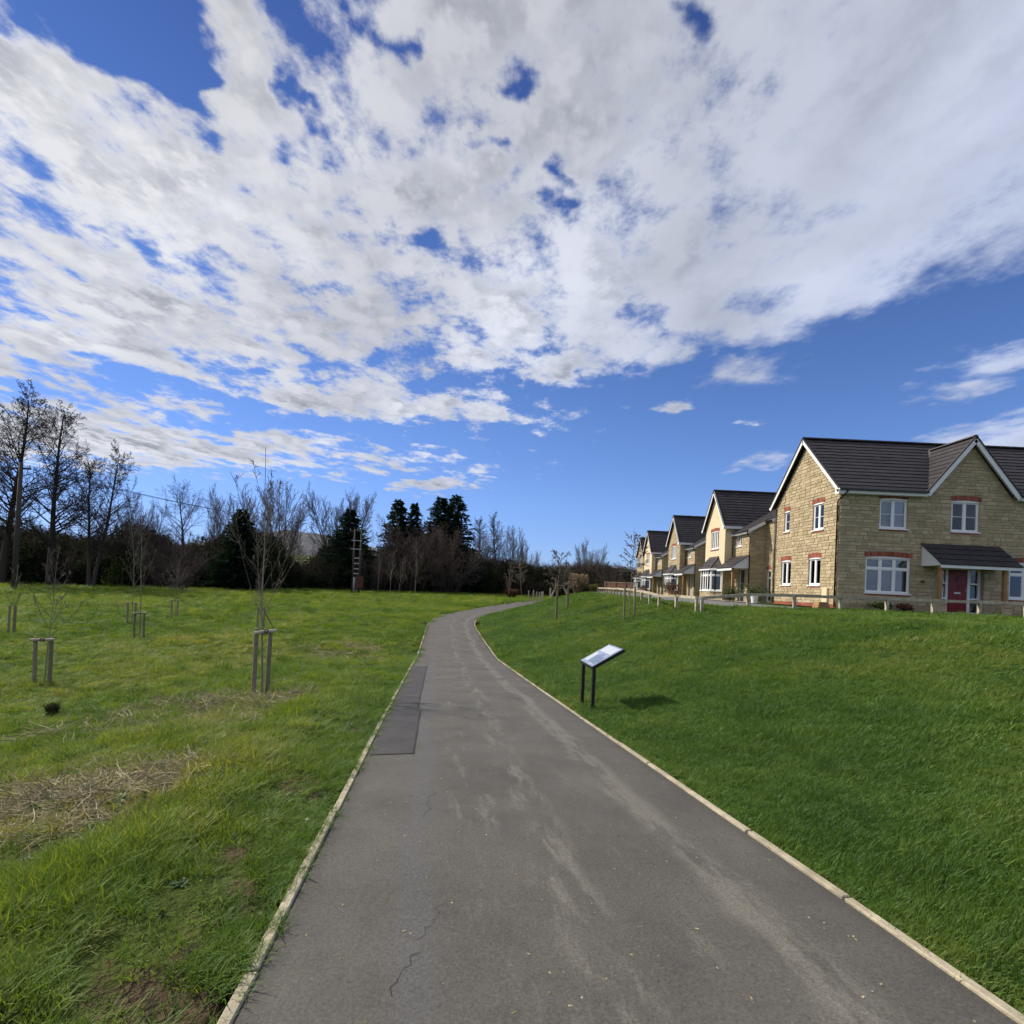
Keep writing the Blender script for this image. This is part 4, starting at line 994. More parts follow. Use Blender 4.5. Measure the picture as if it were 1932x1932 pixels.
T_ = [
 ('bare_tree', ('alder', 0), 2, 742, 60, 'tallest bare dark tree at the left end of the wood', 1.0),
 ('bare_tree', ('alder', 1), 92, 785, 62, 'tall bare tree with one straight dark trunk just right of the thick utility pole', 1.0),
 ('bare_tree', ('twin', 0), 172, 842, 63, 'bare twin stemmed tree, last tall one before the wires', 1.0),
 ('bare_tree', ('oak', 0), 340, 932, 72, 'rounded bare tree standing alone above the dark bushes under the wires', .85),
 ('bare_tree', ('fan', 0), 258, 948, 80, 'thin pale twiggy tree rising behind dark bushes below the wires', .7),
 ('bare_tree', ('fan', 1), 425, 925, 84, 'fan of pale upright twigs left of the dark conical evergreen', .8),
 ('bare_tree', ('fan', 0), 520, 925, 92, 'broad fan of bare twigs behind the large staked sapling', 1.05),
 ('bare_tree', ('fan', 1), 640, 922, 104, 'large bare vase shaped tree behind the ladder like pole', 1.05),
 ('bare_tree', ('alder', 1), 905, 985, 118, 'bare alder just right of the tall conifer pair', .9),
 ('bare_tree', ('alder', 0), 936, 978, 120, 'slim bare alder, second one right of the conifers', .75),
 ('bare_tree', ('fan', 0), 966, 1004, 122, 'small bare fan tree where the wood drops to a low hedge', .85),
 ('bare_tree', ('fan', 1), 1110, 1024, 118, 'lone bare tree above the dark hedge left of the far houses', .95),
 ('bare_tree', ('fan', 0), 996, 1040, 150, 'small hazy bare tree far behind the hedge', .9),
 ('conifer', ('conifer', 0), 450, 962, 76, 'dark conical evergreen behind the large staked sapling', 1.5),
 ('conifer', ('conifer', 1), 655, 962, 98, 'dark conifer directly behind the ladder like pole', 1.5),
 ('conifer', ('conifer', 0), 744, 944, 110, 'left conifer of the tall dark green clump', 1.25),
 ('conifer', ('conifer', 1), 776, 950, 112, 'slim conifer, second of the tall dark green clump', .9),
 ('conifer', ('conifer', 1), 826, 940, 111, 'broad conifer, third of the tall dark green clump', 1.4),
 ('conifer', ('conifer', 0), 854, 936, 113, 'tallest conifer at the right end of the dark green clump', 1.4),
 ('ivied_tree', ('ivied', 0), 230, 972, 66, 'low ivy covered tree left of the rounded bare tree', 1.0),
 ('ivied_tree', ('ivied', 1), 560, 1040, 88, 'short ivy clad tree below the distant wooded hill', 1.0),
 ('ivied_tree', ('ivied', 0), 800, 1020, 104, 'ivy clad bare tree in front of the conifer clump', 1.0),
 ('ivied_tree', ('ivied', 1), 925, 1040, 112, 'ivy clad tree in front of the bare alders', 1.0),
 ('thicket', ('thicket', 0), 770, 985, 101, 'reddish brown thicket in front of the left conifers', 1.1),
 ('thicket', ('thicket', 1), 845, 992, 103, 'reddish brown thicket in front of the tallest conifers', 1.1),
 ('thicket', ('thicket', 0), 700, 1040, 96, 'brown thicket just right of the ladder like pole', 1.2),
 ('thicket', ('thicket', 1), 330, 1020, 67, 'brown thicket beneath the rounded bare tree', 1.3),
 ('thicket', ('thicket', 0), 1150, 1060, 100, 'reddish thicket above the distant brick wall', 1.0),
]
for nm, key, px, pt, d, lab, wd in T_: tree(nm, key, px, pt, d, lab, wd, group=FARG)

# ------------------------------------------------------------------ undergrowth of the wood: one dark uncountable mass
def scatter(name, P, rot, scl, idx, protos, tint=None, kind='stuff', label=None):
    """GN instancing of small plants on given points; protos: list of (mesh)"""
    me = bpy.data.meshes.new(name); me.from_pydata([tuple(p) for p in P], [], []); n = len(P)
    for an, ty, arr in (('rot', 'FLOAT_VECTOR', rot), ('scl', 'FLOAT_VECTOR', scl), ('idx', 'INT', idx), ('tint_i', 'FLOAT', tint if tint is not None else np.zeros(n))):
        a = me.attributes.new(an, ty, 'POINT'); a.data.foreach_set('vector' if ty == 'FLOAT_VECTOR' else 'value', np.asarray(arr, dtype=np.int32 if ty == 'INT' else np.float32).ravel())
    o = bpy.data.objects.new(name, me); col.objects.link(o); tag(o, kind=kind)
    pc = bpy.data.collections.new(name + '_kinds')
    for i, m in enumerate(protos):
        q = bpy.data.objects.new('%s_kind_%02d' % (name, i), m); pc.objects.link(q)
    g = bpy.data.node_groups.new(name, 'GeometryNodeTree'); g.interface.new_socket('Geometry', in_out='INPUT', socket_type='NodeSocketGeometry'); g.interface.new_socket('Geometry', in_out='OUTPUT', socket_type='NodeSocketGeometry')
    nd = g.nodes; gi = nd.new('NodeGroupInput'); go = nd.new('NodeGroupOutput'); ci = nd.new('GeometryNodeCollectionInfo'); ci.inputs['Collection'].default_value = pc; ci.inputs['Separate Children'].default_value = True; ci.inputs['Reset Children'].default_value = True
    ip = nd.new('GeometryNodeInstanceOnPoints'); ip.inputs['Pick Instance'].default_value = True
    def at(nm_, ty):
        q = nd.new('GeometryNodeInputNamedAttribute'); q.data_type = ty; q.inputs[0].default_value = nm_; return [s for s in q.outputs if s.enabled and s.name == 'Attribute'][0]
    g.links.new(gi.outputs[0], ip.inputs['Points']); g.links.new(ci.outputs[0], ip.inputs['Instance']); g.links.new(at('idx', 'INT'), ip.inputs['Instance Index'])
    g.links.new(at('rot', 'FLOAT_VECTOR'), ip.inputs['Rotation']); g.links.new(at('scl', 'FLOAT_VECTOR'), ip.inputs['Scale']); g.links.new(ip.outputs[0], go.inputs[0])
    md = o.modifiers.new('scatter', 'NODES'); md.node_group = g
    return o
def bush_mesh(seed, ever):
    rng = random.Random(seed); mb = MB()
    if ever:
        for q in range(9): leaf_blob(mb, (rng.uniform(-.8, .8), rng.uniform(-.8, .8), rng.uniform(.3, 1.5)), (.6, .6, .55), 130, .085, rng)
        m = mb.mesh('evergreen'); m.materials.append(EVERG)
    else:
        tr, tw = bare_tree(seed, 2.2, 'thicket'); tr.v, off = tr.v, len(tr.v)
        tw.f = tr.f + [tuple(off + i for i in f) for f in tw.f]; tw.v = tr.v + tw.v; tw.t = tr.t + tw.t; m = tw.mesh('twiggy'); m.materials.append(RTWIG if seed % 2 else TWIG)
    return m
BM = [bush_mesh(1, True), bush_mesh(2, True), bush_mesh(3, False), bush_mesh(4, False)]
pts = []; rr_ = np.random.RandomState(5)
for x in np.arange(-150, 40, .8):
    px = None
    for row in range(6):
        X = x + rr_.uniform(-1.2, 1.2); Y = float(tree_line(X)) + row * 2.6 + rr_.uniform(-1, 1.5)
        u = X / Y * FPX + PCX
        if u < -150 or u > 1290: continue
        # the skyline of the dense mass, read off the photograph
        top = np.interp(u, [-100, 60, 110, 200, 240, 290, 330, 400, 440, 490, 540, 600, 640, 690, 720, 760, 860, 890, 960, 1000, 1080, 1130, 1180, 1290], [985, 990, 1005, 1020, 985, 1000, 1035, 1020, 985, 1000, 1062, 1050, 1010, 1040, 1062, 1010, 1010, 1050, 1055, 1066, 1064, 1062, 1072, 1075])
        z = zt(X, Y); hmax = un(u, top, Y)[2] - z
        h = hmax * rr_.uniform(.82, 1.12) if row > 1 else hmax * rr_.uniform(.3, .8)
        w = max(1.3, min(h * .5, 3.0)); pts.append((X, Y, z - .1, w, h))
pts = np.array(pts); n = len(pts)
rot = np.zeros((n, 3)); rot[:, 2] = rr_.rand(n) * 6.28; scl = np.stack([pts[:, 3], pts[:, 3], pts[:, 4] / 2.0], 1)
scatter('woodland_undergrowth', pts[:, :3], rot, scl, np.where(rr_.rand(n) < .55, rr_.randint(0, 2, n), rr_.randint(2, 4, n)), BM)

# ------------------------------------------------------------------ staked saplings
def sapling_mesh(seed, H, style, rmin=.0028):
    rng = random.Random(seed); tr, tw = MB(), MB()
    P = dict(vase=dict(n=18, st=.30, en=.78, ang=(26, 44), L=(.46, .17), up=.10, sub=6, sub2=2, wob=.05),
             slim=dict(n=16, st=.34, en=.92, ang=(28, 45), L=(.30, .12), up=.09, sub=4, sub2=2, wob=.06),
             weep=dict(n=28, st=.42, en=.98, ang=(40, 75), L=(.26, .20), up=-.02, sub=6, sub2=2, wob=.14))[style]
    def seg(p, d, L, r, n, up, w):
        pts = [p.copy()]; rad = [r]; q = p.copy()
        for i in range(n):
            d = wob(d, rng, w); d = (d + Vector((0, 0, up))).normalized(); q = q + d * (L / n); pts.append(q.copy()); rad.append(max(rmin, r * (1 - .85 * (i + 1) / n)))
        return pts, rad
    pts, rad = seg(Vector((0, 0, -.1)), Vector((0, 0, 1)), H, .023 * H / 5, 14, .03, .035); tr.tube(pts, rad, 7, cap=False, t=.5)
    for k in range(P['n']):
        f = P['st'] + (P['en'] - P['st']) * (k + rng.random() * .8) / P['n']; i = min(int(f * 14), 13); p = pts[i].lerp(pts[i + 1], f * 14 - i)
        L = H * (P['L'][0] + (P['L'][1] - P['L'][0]) * (f - P['st']) / (P['en'] - P['st'])) * rng.uniform(.65, 1.1); d = side_dir(Vector((0, 0, 1)), R_(rng.uniform(*P['ang'])), k * 2.4 + rng.uniform(-.4, .4))
        bp, brd = seg(p, d, L, .0072 * H / 5, 7, P['up'], P['wob']); tw.tube(bp, brd, 4, cap=False, t=rng.random())
        for j in range(P['sub']):
            g = rng.uniform(.25, .95); ii = min(int(g * 7), 6); q = bp[ii].lerp(bp[ii + 1], g * 7 - ii); dd = side_dir((bp[ii + 1] - bp[ii]).normalized(), R_(rng.uniform(25, 50)), rng.uniform(0, 6.28))
            sp_, sr = seg(q, dd, L * rng.uniform(.18, .42) * (1.2 - g), .0042 * H / 5, 4, P['up'], .10); tw.tube(sp_, sr, 3, cap=False, t=rng.random())
            for _ in range(P['sub2']):
                g2 = rng.uniform(.3, .9); i2 = min(int(g2 * 4), 3); q2 = sp_[i2].lerp(sp_[i2 + 1], .5); dd2 = side_dir((sp_[i2 + 1] - sp_[i2]).normalized(), R_(rng.uniform(25, 55)), rng.uniform(0, 6.28)); s3, r3 = seg(q2, dd2, L * .10, .0035 * H / 5, 2, 0, .1); tw.tube(s3, r3, 3, cap=False)
    return tr.mesh('trunk', True), tw.mesh('crown')
def sapling(px, py, py_top, style, seed, label, lean=0.0, H=None, mt=None):
    p = cast(px, py); d = p[1]; H = H or (un(px, py_top, d)[2] - p[2]); tr, tw = sapling_mesh(seed, H, style, .0026 * (1 + d / (7 if style == 'weep' else 13)))
    r = empty('sapling', p, label, 'sapling', 'young planted trees in the grass'); r.rotation_euler = (0, lean, rnd.uniform(0, 6.28) if not lean else 0)
    newobj('trunk', tr, SBARK, r); newobj('crown', tw, STWIG, r); return p
def stakes(p, ang, label, h=1.16, gap=.20, bar=True, n=2, group='timber stakes holding the young trees', dx=0.0):
    """two round stakes with a crossbar that the young tree is strapped to"""
    gap = gap * .68; x, y, z = p[0] + dx, p[1] - .07, p[2]; r = empty('tree_stake', (x, y, z), label, 'stake', group, ang)
    for k in range(n):
        s = (-1 if k == 0 else 1) * gap; dz = zt(x + math.cos(ang) * s, y + math.sin(ang) * s) - z
        mb = MB(); mb.tube([(s + rnd.uniform(-.02, .02), 0, dz - .12), (s, 0, h * .5), (s + rnd.uniform(-.01, .01), 0, h + rnd.uniform(-.03, .03))], [.045, .044, .042], 8); mb.build('post', STAKE, r, False)
    if bar:
        mb = MB(); mb.tube([(-gap - .09, -.055, h - .05), (gap + .09, -.055, h - .035)], .034, 8); mb.build('crossbar', TIMBER, r)
        mb = MB()
        for q in (-.03, .03): mb.tube([(q, -.055 + .045 * math.cos(a), h - .043 + .045 * math.sin(a)) for a in np.linspace(0, 6.28, 9)], .010, 4, cap=False)
        mb.tube([(.0, -.02, h - .04), (0.02, .06, h - .035)], .018, 5); mb.build('strap', RUBBER, r)
    return r
p = sapling(494, 1312, 835, 'vase', 1, 'largest young tree, bare upswept branches, nearest staked one left of the path'); stakes(p, R_(62), 'nearest pair of round timber stakes with crossbar, left of the path', 1.32, .22)
p = sapling(83, 1290, 1020, 'slim', 2, 'young tree at the left edge strapped to a wide pair of stakes'); stakes(p, R_(15), 'wide pair of stakes with pale crossbar near the left edge', 1.15, .24)
p = sapling(263, 1206, 960, 'slim', 3, 'nearer of the two close young trees in mid meadow'); stakes(p, R_(30), 'stakes with crossbar, nearer of the two close pairs in mid meadow', 1.15, .24)
p = sapling(249, 1177, 985, 'slim', 4, 'farther of the two close young trees in mid meadow'); stakes(p, R_(20), 'stakes with crossbar, farther of the two close pairs in mid meadow', 1.15, .26)
p = sapling(330, 1166, 1050, 'vase', 5, 'small bushy young tree standing right of the two close ones'); stakes(p, R_(10), 'thin stakes of the small bushy young tree, farthest staked in the meadow', 1.15, .24)
p = sapling(24, 1197, 1060, 'slim', 6, 'thin young tree at the extreme left with two close stakes'); stakes(p, R_(70), 'two close stakes without crossbar at the extreme left', 1.2, .14, bar=False)
p = sapling(492, 1189, 1080, 'slim', 7, 'young tree half hidden behind the largest staked one'); rk = stakes(p, R_(40), 'stakes with a slanting brace behind the largest young tree', 1.2, .22, bar=False)
mb = MB(); mb.tube([(.1, 0, 1.1), (.75, .1, -.05)], .03, 6); mb.build('brace', STAKE, rk)
for i, (px, py, pt, lb) in enumerate(((711.6, 1130, 1030, 'thin young tree nearest the ladder like pole'), (735.4, 1134, 1035, 'thin young tree, second right of the ladder like pole'), (751, 1140, 1045, 'thin young tree, third right of the ladder like pole'), (781.7, 1138, 1010, 'tallest thin young tree in the meadow before the path bend'))):
    sapling(px, py, pt, 'slim', 20 + i, lb)
sapling(958, 1147, 1060, 'slim', 30, 'thin young tree at the inside of the far path bend'); sapling(986.5, 1142, 1052, 'weep', 31, 'leaning pale young tree beside the far end of the path', lean=-.13)
p = sapling(1049, 1168, 1040, 'weep', 32, 'drooping young tree on the lawn bank right of the path bend'); stakes(p, R_(70), 'tall close stakes of the drooping young tree on the bank', 1.6, .13, bar=False)
p = sapling(1070, 1149, 1062, 'weep', 33, 'second drooping young tree, just behind the first on the bank'); stakes(p, R_(60), 'short stakes of the second drooping young tree on the bank', 1.3, .12, bar=False)
p = sapling(1186, 1166, 1008, 'weep', 34, 'bare drooping young tree on the lawn in front of the rail fence'); stakes(p, R_(5), 'two stakes on the lawn in front of the rail fence', 1.35, .33, bar=False)

# ------------------------------------------------------------------ timber knee rail fence
def rail_fence(pts, label, heights=.52, step=1.75, mat=TIMBER):
    P = [np.array(q, float) for q in pts]; p0 = P[0]; r = empty('rail_fence', (p0[0], p0[1], zt(*p0)), label, 'fence', 'timber knee rails round the lawn'); z0 = zt(*p0)
    L = [0] + list(np.cumsum([np.linalg.norm(P[i + 1] - P[i]) for i in range(len(P) - 1)])); n = int(round(L[-1] / step)); at = lambda s: np.array([np.interp(s, L, [q[k] for q in P]) for k in (0, 1)])
    tops = []
    for i in range(n + 1):
        q = at(L[-1] * i / n); z = zt(*q); a = at(min(L[-1], L[-1] * i / n + .1)) - at(max(0, L[-1] * i / n - .1)); a = a / np.linalg.norm(a)
        h = heights + rnd.uniform(-.012, .012); b = Vector((q[0] - p0[0], q[1] - p0[1], z - z0)); mb = MB()
        mb.beam(b + Vector((0, 0, -.2)), b + Vector((0, 0, h - .05)), .10, .10, (a[0], a[1], 0)); mb.build('post', mat, r); tops.append(b + Vector((0, 0, h)))
    for i in range(n):
        mb = MB(); d = (tops[i + 1] - tops[i]).normalized() * .006; mb.beam(tops[i] + d, tops[i + 1] - d, .12, .105); mb.build('rail', mat, r)
    for i in range(0, n + 1, 2):
        mb = MB(); t = tops[i]; mb.box(t.x - .055, t.x + .055, t.y - .055, t.y + .055, t.z - .055, t.z + .05); mb.build('strap', STEELG, r) if i % 4 == 0 else None
    return r
rail_fence([(7.26, 19.5), (14.3, 19.45), (23.0, 19.4)], 'long low timber rail fence in front of the large corner house')
rail_fence([(7.2, 19.9), (6.75, 23.5), (7.0, 31), (7.9, 42), (8.4, 50)], 'low sunlit timber rail fence running along the road to the far houses')

# ------------------------------------------------------------------ information lectern
def lectern():
    a = cast(1117.5, 1338); b = un(1097.5, 1316, a[1] + .66)
    # posts under the lower edge; the panel tilts up towards the right
    v = np.array([b[0] - a[0], b[1] - a[1]]); L = np.linalg.norm(v); ang = math.atan2(v[1], v[0]); gap = .64
    u = v / L; b2 = a[:2] + u * gap; r = empty('information_sign', a, 'slanted information panel on two black posts in the lawn beside the path', 'sign')
    n = np.array([u[1], -u[0]])                              # towards the lawn, away from the path
    if n[0] < 0: n = -n
    h0 = .735; tilt = R_(30); W_ = .66
    z2 = zt(*b2) - a[2]
    for q, z in (((0, 0), 0), (b2 - a[:2], z2)):
        mb = MB(); mb.beam((q[0], q[1], z - .2), (q[0], q[1], h0 - .01), .055, .055, (u[0], u[1], 0)); mb.build('post', PANELM, r)
    lo0 = np.array([*(-u * .06 - n * .06), h0]); lo1 = np.array([*(u * (gap + .06) - n * .06), h0]); up = np.array([*(n * W_ * math.cos(tilt)), W_ * math.sin(tilt)]); nn = np.cross(np.array([*u, 0]), up / W_)
    nn = nn if nn[2] > 0 else -nn
    def slab(name, i0, i1, j0, j1, k0, k1, mat, par):
        f = lambda i, j, k: lo0 + (lo1 - lo0) * i + up * j + nn * k
        mb = MB(); mb.hexa([f(i0, j0, k0), f(i1, j0, k0), f(i1, j1, k0), f(i0, j1, k0), f(i0, j0, k1), f(i1, j0, k1), f(i1, j1, k1), f(i0, j1, k1)]); return mb.build(name, mat, par)
    pn = slab('panel', 0, 1, 0, 1, -.05, .0, PANELM, r)
    m, T, p = principled('printed_panel'); tc = T.node('ShaderNodeTexCoord').outputs['Generated']
    c = T.ramp(T.noise(tc, 3.5, 5, .6), [(.3, (.13, .17, .25)), (.55, (.24, .29, .38)), (.75, (.36, .40, .47))]); T.put(p.inputs['Base Color'], c); p.inputs['Roughness'].default_value = .12; p.inputs['Specular IOR Level'].default_value = .9; p.inputs['Coat Weight'].default_value = .6
    slab('graphic', .03, .97, .03, .97, .001, .006, m, pn)
    PR = simple('print_grey', (.12, .16, .24), .25, .1, 8); PR2 = simple('print_pale', (.40, .43, .48), .25, .05, 8)
    slab('picture', .10, .90, .62, .92, .0065, .008, PR2, pn); slab('picture', .12, .62, .12, .46, .0065, .008, PR, pn); slab('text_block', .68, .90, .12, .52, .0065, .008, PR2, pn)
lectern()

# ------------------------------------------------------------------ poles and wires
POLEM = simple('creosoted_pole', (.060, .048, .042), .85, .3, 6, bump=.4); GALV = simple('galvanised_duct', (.20, .25, .29), .5, .15, 5); GUARD = simple('pale_steel', (.42, .42, .42), .5, .1, 4); RUST = simple('rust_red_box', (.085, .032, .024), .7, .25, 4)
def utility_poles():
    b = cast(664, 1119); b = np.array([b[0], b[1], b[2]]); d = b[1]; H = un(669, 998, d)[2] - b[2]; m = d / FPX
    r = empty('twin_pole', b, 'ladder like twin utility pole with white rungs at the far side of the meadow', 'utility pole')
    g = 12.5 * m
    for x in (0, g):
        mb = MB(); mb.tube([(x, 0, -.5), (x, 0, H)], [.17, .13], 8); mb.build('pole', POLEM, r, True)
    z = lambda py: (1119 - py) * m
    for py in (1090, 1082, 1073, 1063, 1053):
        for x0, x1 in ((.18, g * .46), (g * .56, g - .16)):
            mb = MB(); mb.box(x0, x1, -.22, -.16, z(py) - .10, z(py) + .10); mb.build('rung', GUARD, r)
    for py in (1036, 1020): mb = MB(); mb.box(-.5, g + .2, -.24, -.16, z(py) - .05, z(py) + .06); mb.build('crossarm', GUARD, r)
    mb = MB(); mb.box(-.9, g + .3, -.08, .08, H - .45, H - .25); mb.build('crossarm', POLEM, r)
    for x in (-.75, .4, g): mb = MB(); mb.tube([(x, 0, H - .25), (x, 0, H + .05)], [.06, .05], 6); mb.build('insulator', GUARD, r)
    mb = MB(); mb.tube([(.34, -.14, -.3), (.34, -.14, z(1090))], .20, 8); mb.build('cable_duct', GALV, r, True)
    s = empty('rusty_box', (b[0] + g + .1, b[1] - .6, zt(b[0] + g, b[1] - .6)), 'rust red sign board on posts at the foot of the twin utility pole', 'sign board')
    mb = MB(); mb.box(-.55, .75, -.03, .03, .9, 2.9); mb.build('board', RUST, s)
    for x in (-.4, .6): mb = MB(); mb.box(x - .05, x + .05, .031, .13, -.3, 2.7); mb.build('post', POLEM, s)
    c = un(27, 1100, 52.0); cz = zt(c[0], c[1]); Hc = un(29, 872, 52.0)[2] - cz
    q = empty('utility_pole', (c[0], c[1], cz), 'thick straight utility pole among the trees at the left edge', 'utility pole')
    mb = MB(); mb.tube([(0, 0, -.5), (0, 0, Hc * .5), (0, 0, Hc)], [.25, .21, .17], 10); mb.build('pole', POLEM, q, True)
    mb = MB(); mb.box(-1.0, 1.0, -.07, .07, Hc - .7, Hc - .52); mb.build('crossarm', POLEM, q)
    for x in (-.85, 0, .85): mb = MB(); mb.tube([(x, 0, Hc - .52), (x, 0, Hc - .25)], [.06, .05], 6); mb.build('insulator', GUARD, q)
    for i, (xa, xb, lb) in enumerate(((-.85, -.75, 'lowest of the three overhead wires left of the path'), (0, .4, 'middle of the three overhead wires left of the path'), (.85, g, 'highest of the three overhead wires left of the path'))):
        A = Vector((c[0] + xa, c[1], cz + Hc - .25)); B = Vector((b[0] + xb, b[1], b[2] + H + .05)); mb = MB(); P = []
        for k in range(25):
            t = k / 24; w = A.lerp(B, t); w.z -= 4 * .9 * t * (1 - t) * (1 + .12 * i); P.append(w)
        mb.tube(P, .022, 4); o = mb.build('overhead_wire', RUBBER); tag(o, lb, 'wire', 'overhead wires')
utility_poles()

# ------------------------------------------------------------------ small things by the far end of the path and the houses
for i, (px, pb, pt, w, lb) in enumerate(((997, 1129, 1115, .16, 'leftmost short post of the row past the path end'), (1006, 1130, 1114.5, .16, 'second short post of the row past the path end'), (1012, 1129, 1117, .16, 'third short post of the row past the path end'), (1017.5, 1128, 1118, .16, 'fourth short post of the row past the path end'), (1023, 1127, 1117, .34, 'stoutest short post of the row past the path end'), (1038, 1123, 1110, .2, 'rightmost short post of the row past the path end'))):
    d = 74.0; p = un(px, pb, d); z = zt(p[0], p[1]); h = max(.9, un(px, pt, d)[2] - z); o = MB(); o.box(-w / 2, w / 2, -w / 2, w / 2, -.3, h); o.hexa([(-w / 2, -w / 2, h), (w / 2, -w / 2, h), (w / 2, w / 2, h), (-w / 2, w / 2, h), (-.02, -.02, h + .07), (.02, -.02, h + .07), (.02, .02, h + .07), (-.02, .02, h + .07)])
    ob = o.build('timber_post', TIMBER); ob.location = (p[0], p[1], z); tag(ob, lb, 'post', 'short timber posts past the path end')
def trestle():
    p = un(1056, 1118, 54); z = zt(p[0], p[1]); r = empty('trestle', (p[0], p[1], z), 'weathered grey timber frame on splayed legs behind the lawn bank', 'timber frame')
    for x in (-.75, .75):
        for y in (-.55, .55): mb = MB(); mb.beam((x + np.sign(x) * .35, y, -.2), (x * .45, 0, 1.35), .12, .12, (0, 1, 0)); mb.build('leg', TIMBER, r)
    mb = MB(); mb.box(-.5, .5, -.35, .35, 1.36, 1.44); mb.build('top', TIMBER, r)
    for y in (): mb = MB(); mb.beam((-.5, y, 1.44), (-.5, y, 2.05), .09, .09, (0, 1, 0)); mb.beam((.5, y, 1.44), (.5, y, 2.05), .09, .09, (0, 1, 0)); mb.build('upright', POLEM, r)
    mb = MB(); mb.box(-.5, .5, -.34, .34, 1.445, 2.0); mb.build('box', POLEM, r)
trestle()
def clump(name, loc, label, cat, w, h, n, mat, seed, plume=None):
    rng = random.Random(seed); mb = MB(); r = empty(name, loc, label, cat)
    for _ in range(n):
        a = rng.uniform(0, 6.28); t = rng.uniform(.1, .9) * w; L = h * rng.uniform(.55, 1.1); p = Vector((math.cos(a) * w * .15, math.sin(a) * w * .15, -.05)); q = Vector((math.cos(a) * t * .5, math.sin(a) * t * .5, L * .7)); e = Vector((math.cos(a) * t, math.sin(a) * t, L * rng.uniform(.7, 1.0))); s = Vector((-math.sin(a), math.cos(a), 0)) * .018 * h; tt = rng.random()
        mb.poly([p - s, p + s, q + s, q - s], tt); mb.poly([q - s, q + s, e], tt)
    mb.build('blades', mat, r)
    if plume:
        pm_ = MB()
        for _ in range(plume): a = rng.uniform(0, 6.28); t = rng.uniform(.1, .6) * w; leaf_blob(pm_, (math.cos(a) * t, math.sin(a) * t, h * rng.uniform(.8, 1.15)), (.11, .11, .34), 40, .07, rng)
        pm_.build('plumes', PAMPAS, r)
    return r
p = un(1090, 1118, 50); clump('pampas_grass', (p[0], p[1], zt(p[0], p[1])), 'pale dry pampas clump on the crest of the lawn', 'pampas grass', 1.5, 1.6, 700, PAMPAS, 3, 60)
p = un(1118, 1118, 53); clump('dry_shrub', (p[0], p[1], zt(p[0], p[1])), 'low yellowish dry bush right of the pampas clump', 'shrub', 1.0, 1.0, 500, leafmat('yellow_dry', (.10, .09, .03), (.20, .17, .07)), 4)
p = un(965, 1122, 92); clump('dry_shrub', (p[0], p[1], zt(p[0], p[1])), 'rusty dead bracken clump before the hedge where the path disappears', 'shrub', 2.6, 1.9, 500, DRYL, 5)
p = cast(98, 1352); clump('rush_tussock', p, 'dark round tussock in the meadow near the left edge', 'tussock', .30, .30, 340, leafmat('dark_tussock', (.025, .035, .014), (.075, .085, .035)), 6)
# brick garden wall in the distance
def brick_wall():
    a, b = un(1143, 1100, 84), un(1200, 1102, 80); z = zt(a[0], a[1]); r = empty('brick_wall', (a[0], a[1], z), 'low red brick garden wall beyond the farthest house', 'wall'); L = math.hypot(b[0] - a[0], b[1] - a[1]); an = math.atan2(b[1] - a[1], b[0] - a[0]); r.rotation_euler = (0, 0, an)
    BW = simple('weathered_brick', (.16, .085, .065), .9, .3, 3, bump=.3); mb = MB(); mb.box(0, L, -.1, .1, -.3, 1.75); mb.build('brickwork', BW, r); mb = MB(); mb.box(-.03, L + .03, -.14, .14, 1.752, 1.83); mb.build('coping', KERB, r)
    for x in np.linspace(0, L, 4): mb = MB(); mb.box(x - .17, x + .17, -.17, .17, -.3, 1.92); mb.build('pier', BW, r)
brick_wall()
def shrub(x, y, w, h, mat, label, seed, dz=0.0):
    rng = random.Random(seed); r = empty('garden_shrub', (x, y, zt(x, y) + .03 + dz), label, 'shrub', 'shrubs in front of the houses'); mb = MB()
    for _ in range(7): leaf_blob(mb, (rng.uniform(-w, w) * .6, rng.uniform(-w, w) * .6, h * rng.uniform(.3, .8)), (w * .55, w * .55, h * .38), 80, .06, rng)
    mb.build('foliage', mat, r); st = MB()
    for _ in range(6): st.tube([(0, 0, -.05), (rng.uniform(-w, w) * .5, rng.uniform(-w, w) * .5, h * .7)], [.02, .006], 4)
    st.build('stems', BARK, r)
shrub(13.5, 28.6, .7, 1.1, SHRUBG, 'rounded grey green shrub at the back corner of the large house', 1)
shrub(13.3, 31.2, .55, .95, SHRUBG, 'upright green shrub before the porch of the nearest cream house', 2)
shrub(13.2, 42.0, .8, 1.0, SHRUBR, 'reddish shrub in a planter before the stone gabled house', 3, .3)
shrub(13.6, 44.0, .7, 1.2, SHRUBG, 'dark green shrub beside the reddish one before the stone gabled house', 4)
shrub(14.4, 56.0, .7, .9, SHRUBR, 'reddish shrub before the farther cream house', 5)
shrub(15.6, 21.75, .45, .32, SHRUBG, 'low creeping shrub under the ground floor window of the large house', 6)
shrub(16.7, 21.8, .4, .28, SHRUBR, 'low dry shrub by the front wall of the large house, left of the porch', 7)
def lathe(name, prof, mat, loc, label, cat, fill=None):
    mb = MB(); n = 16
    for i in range(len(prof) - 1):
        (r0, z0), (r1, z1) = prof[i], prof[i + 1]
        for k in range(n):
            a, b = 2 * math.pi * k / n, 2 * math.pi * (k + 1) / n
            mb.poly([(r0 * math.cos(a), r0 * math.sin(a), z0), (r0 * math.cos(b), r0 * math.sin(b), z0), (r1 * math.cos(b), r1 * math.sin(b), z1), (r1 * math.cos(a), r1 * math.sin(a), z1)])
    o = mb.build(name, mat, None, True); o.location = loc; tag(o, label, cat); return o
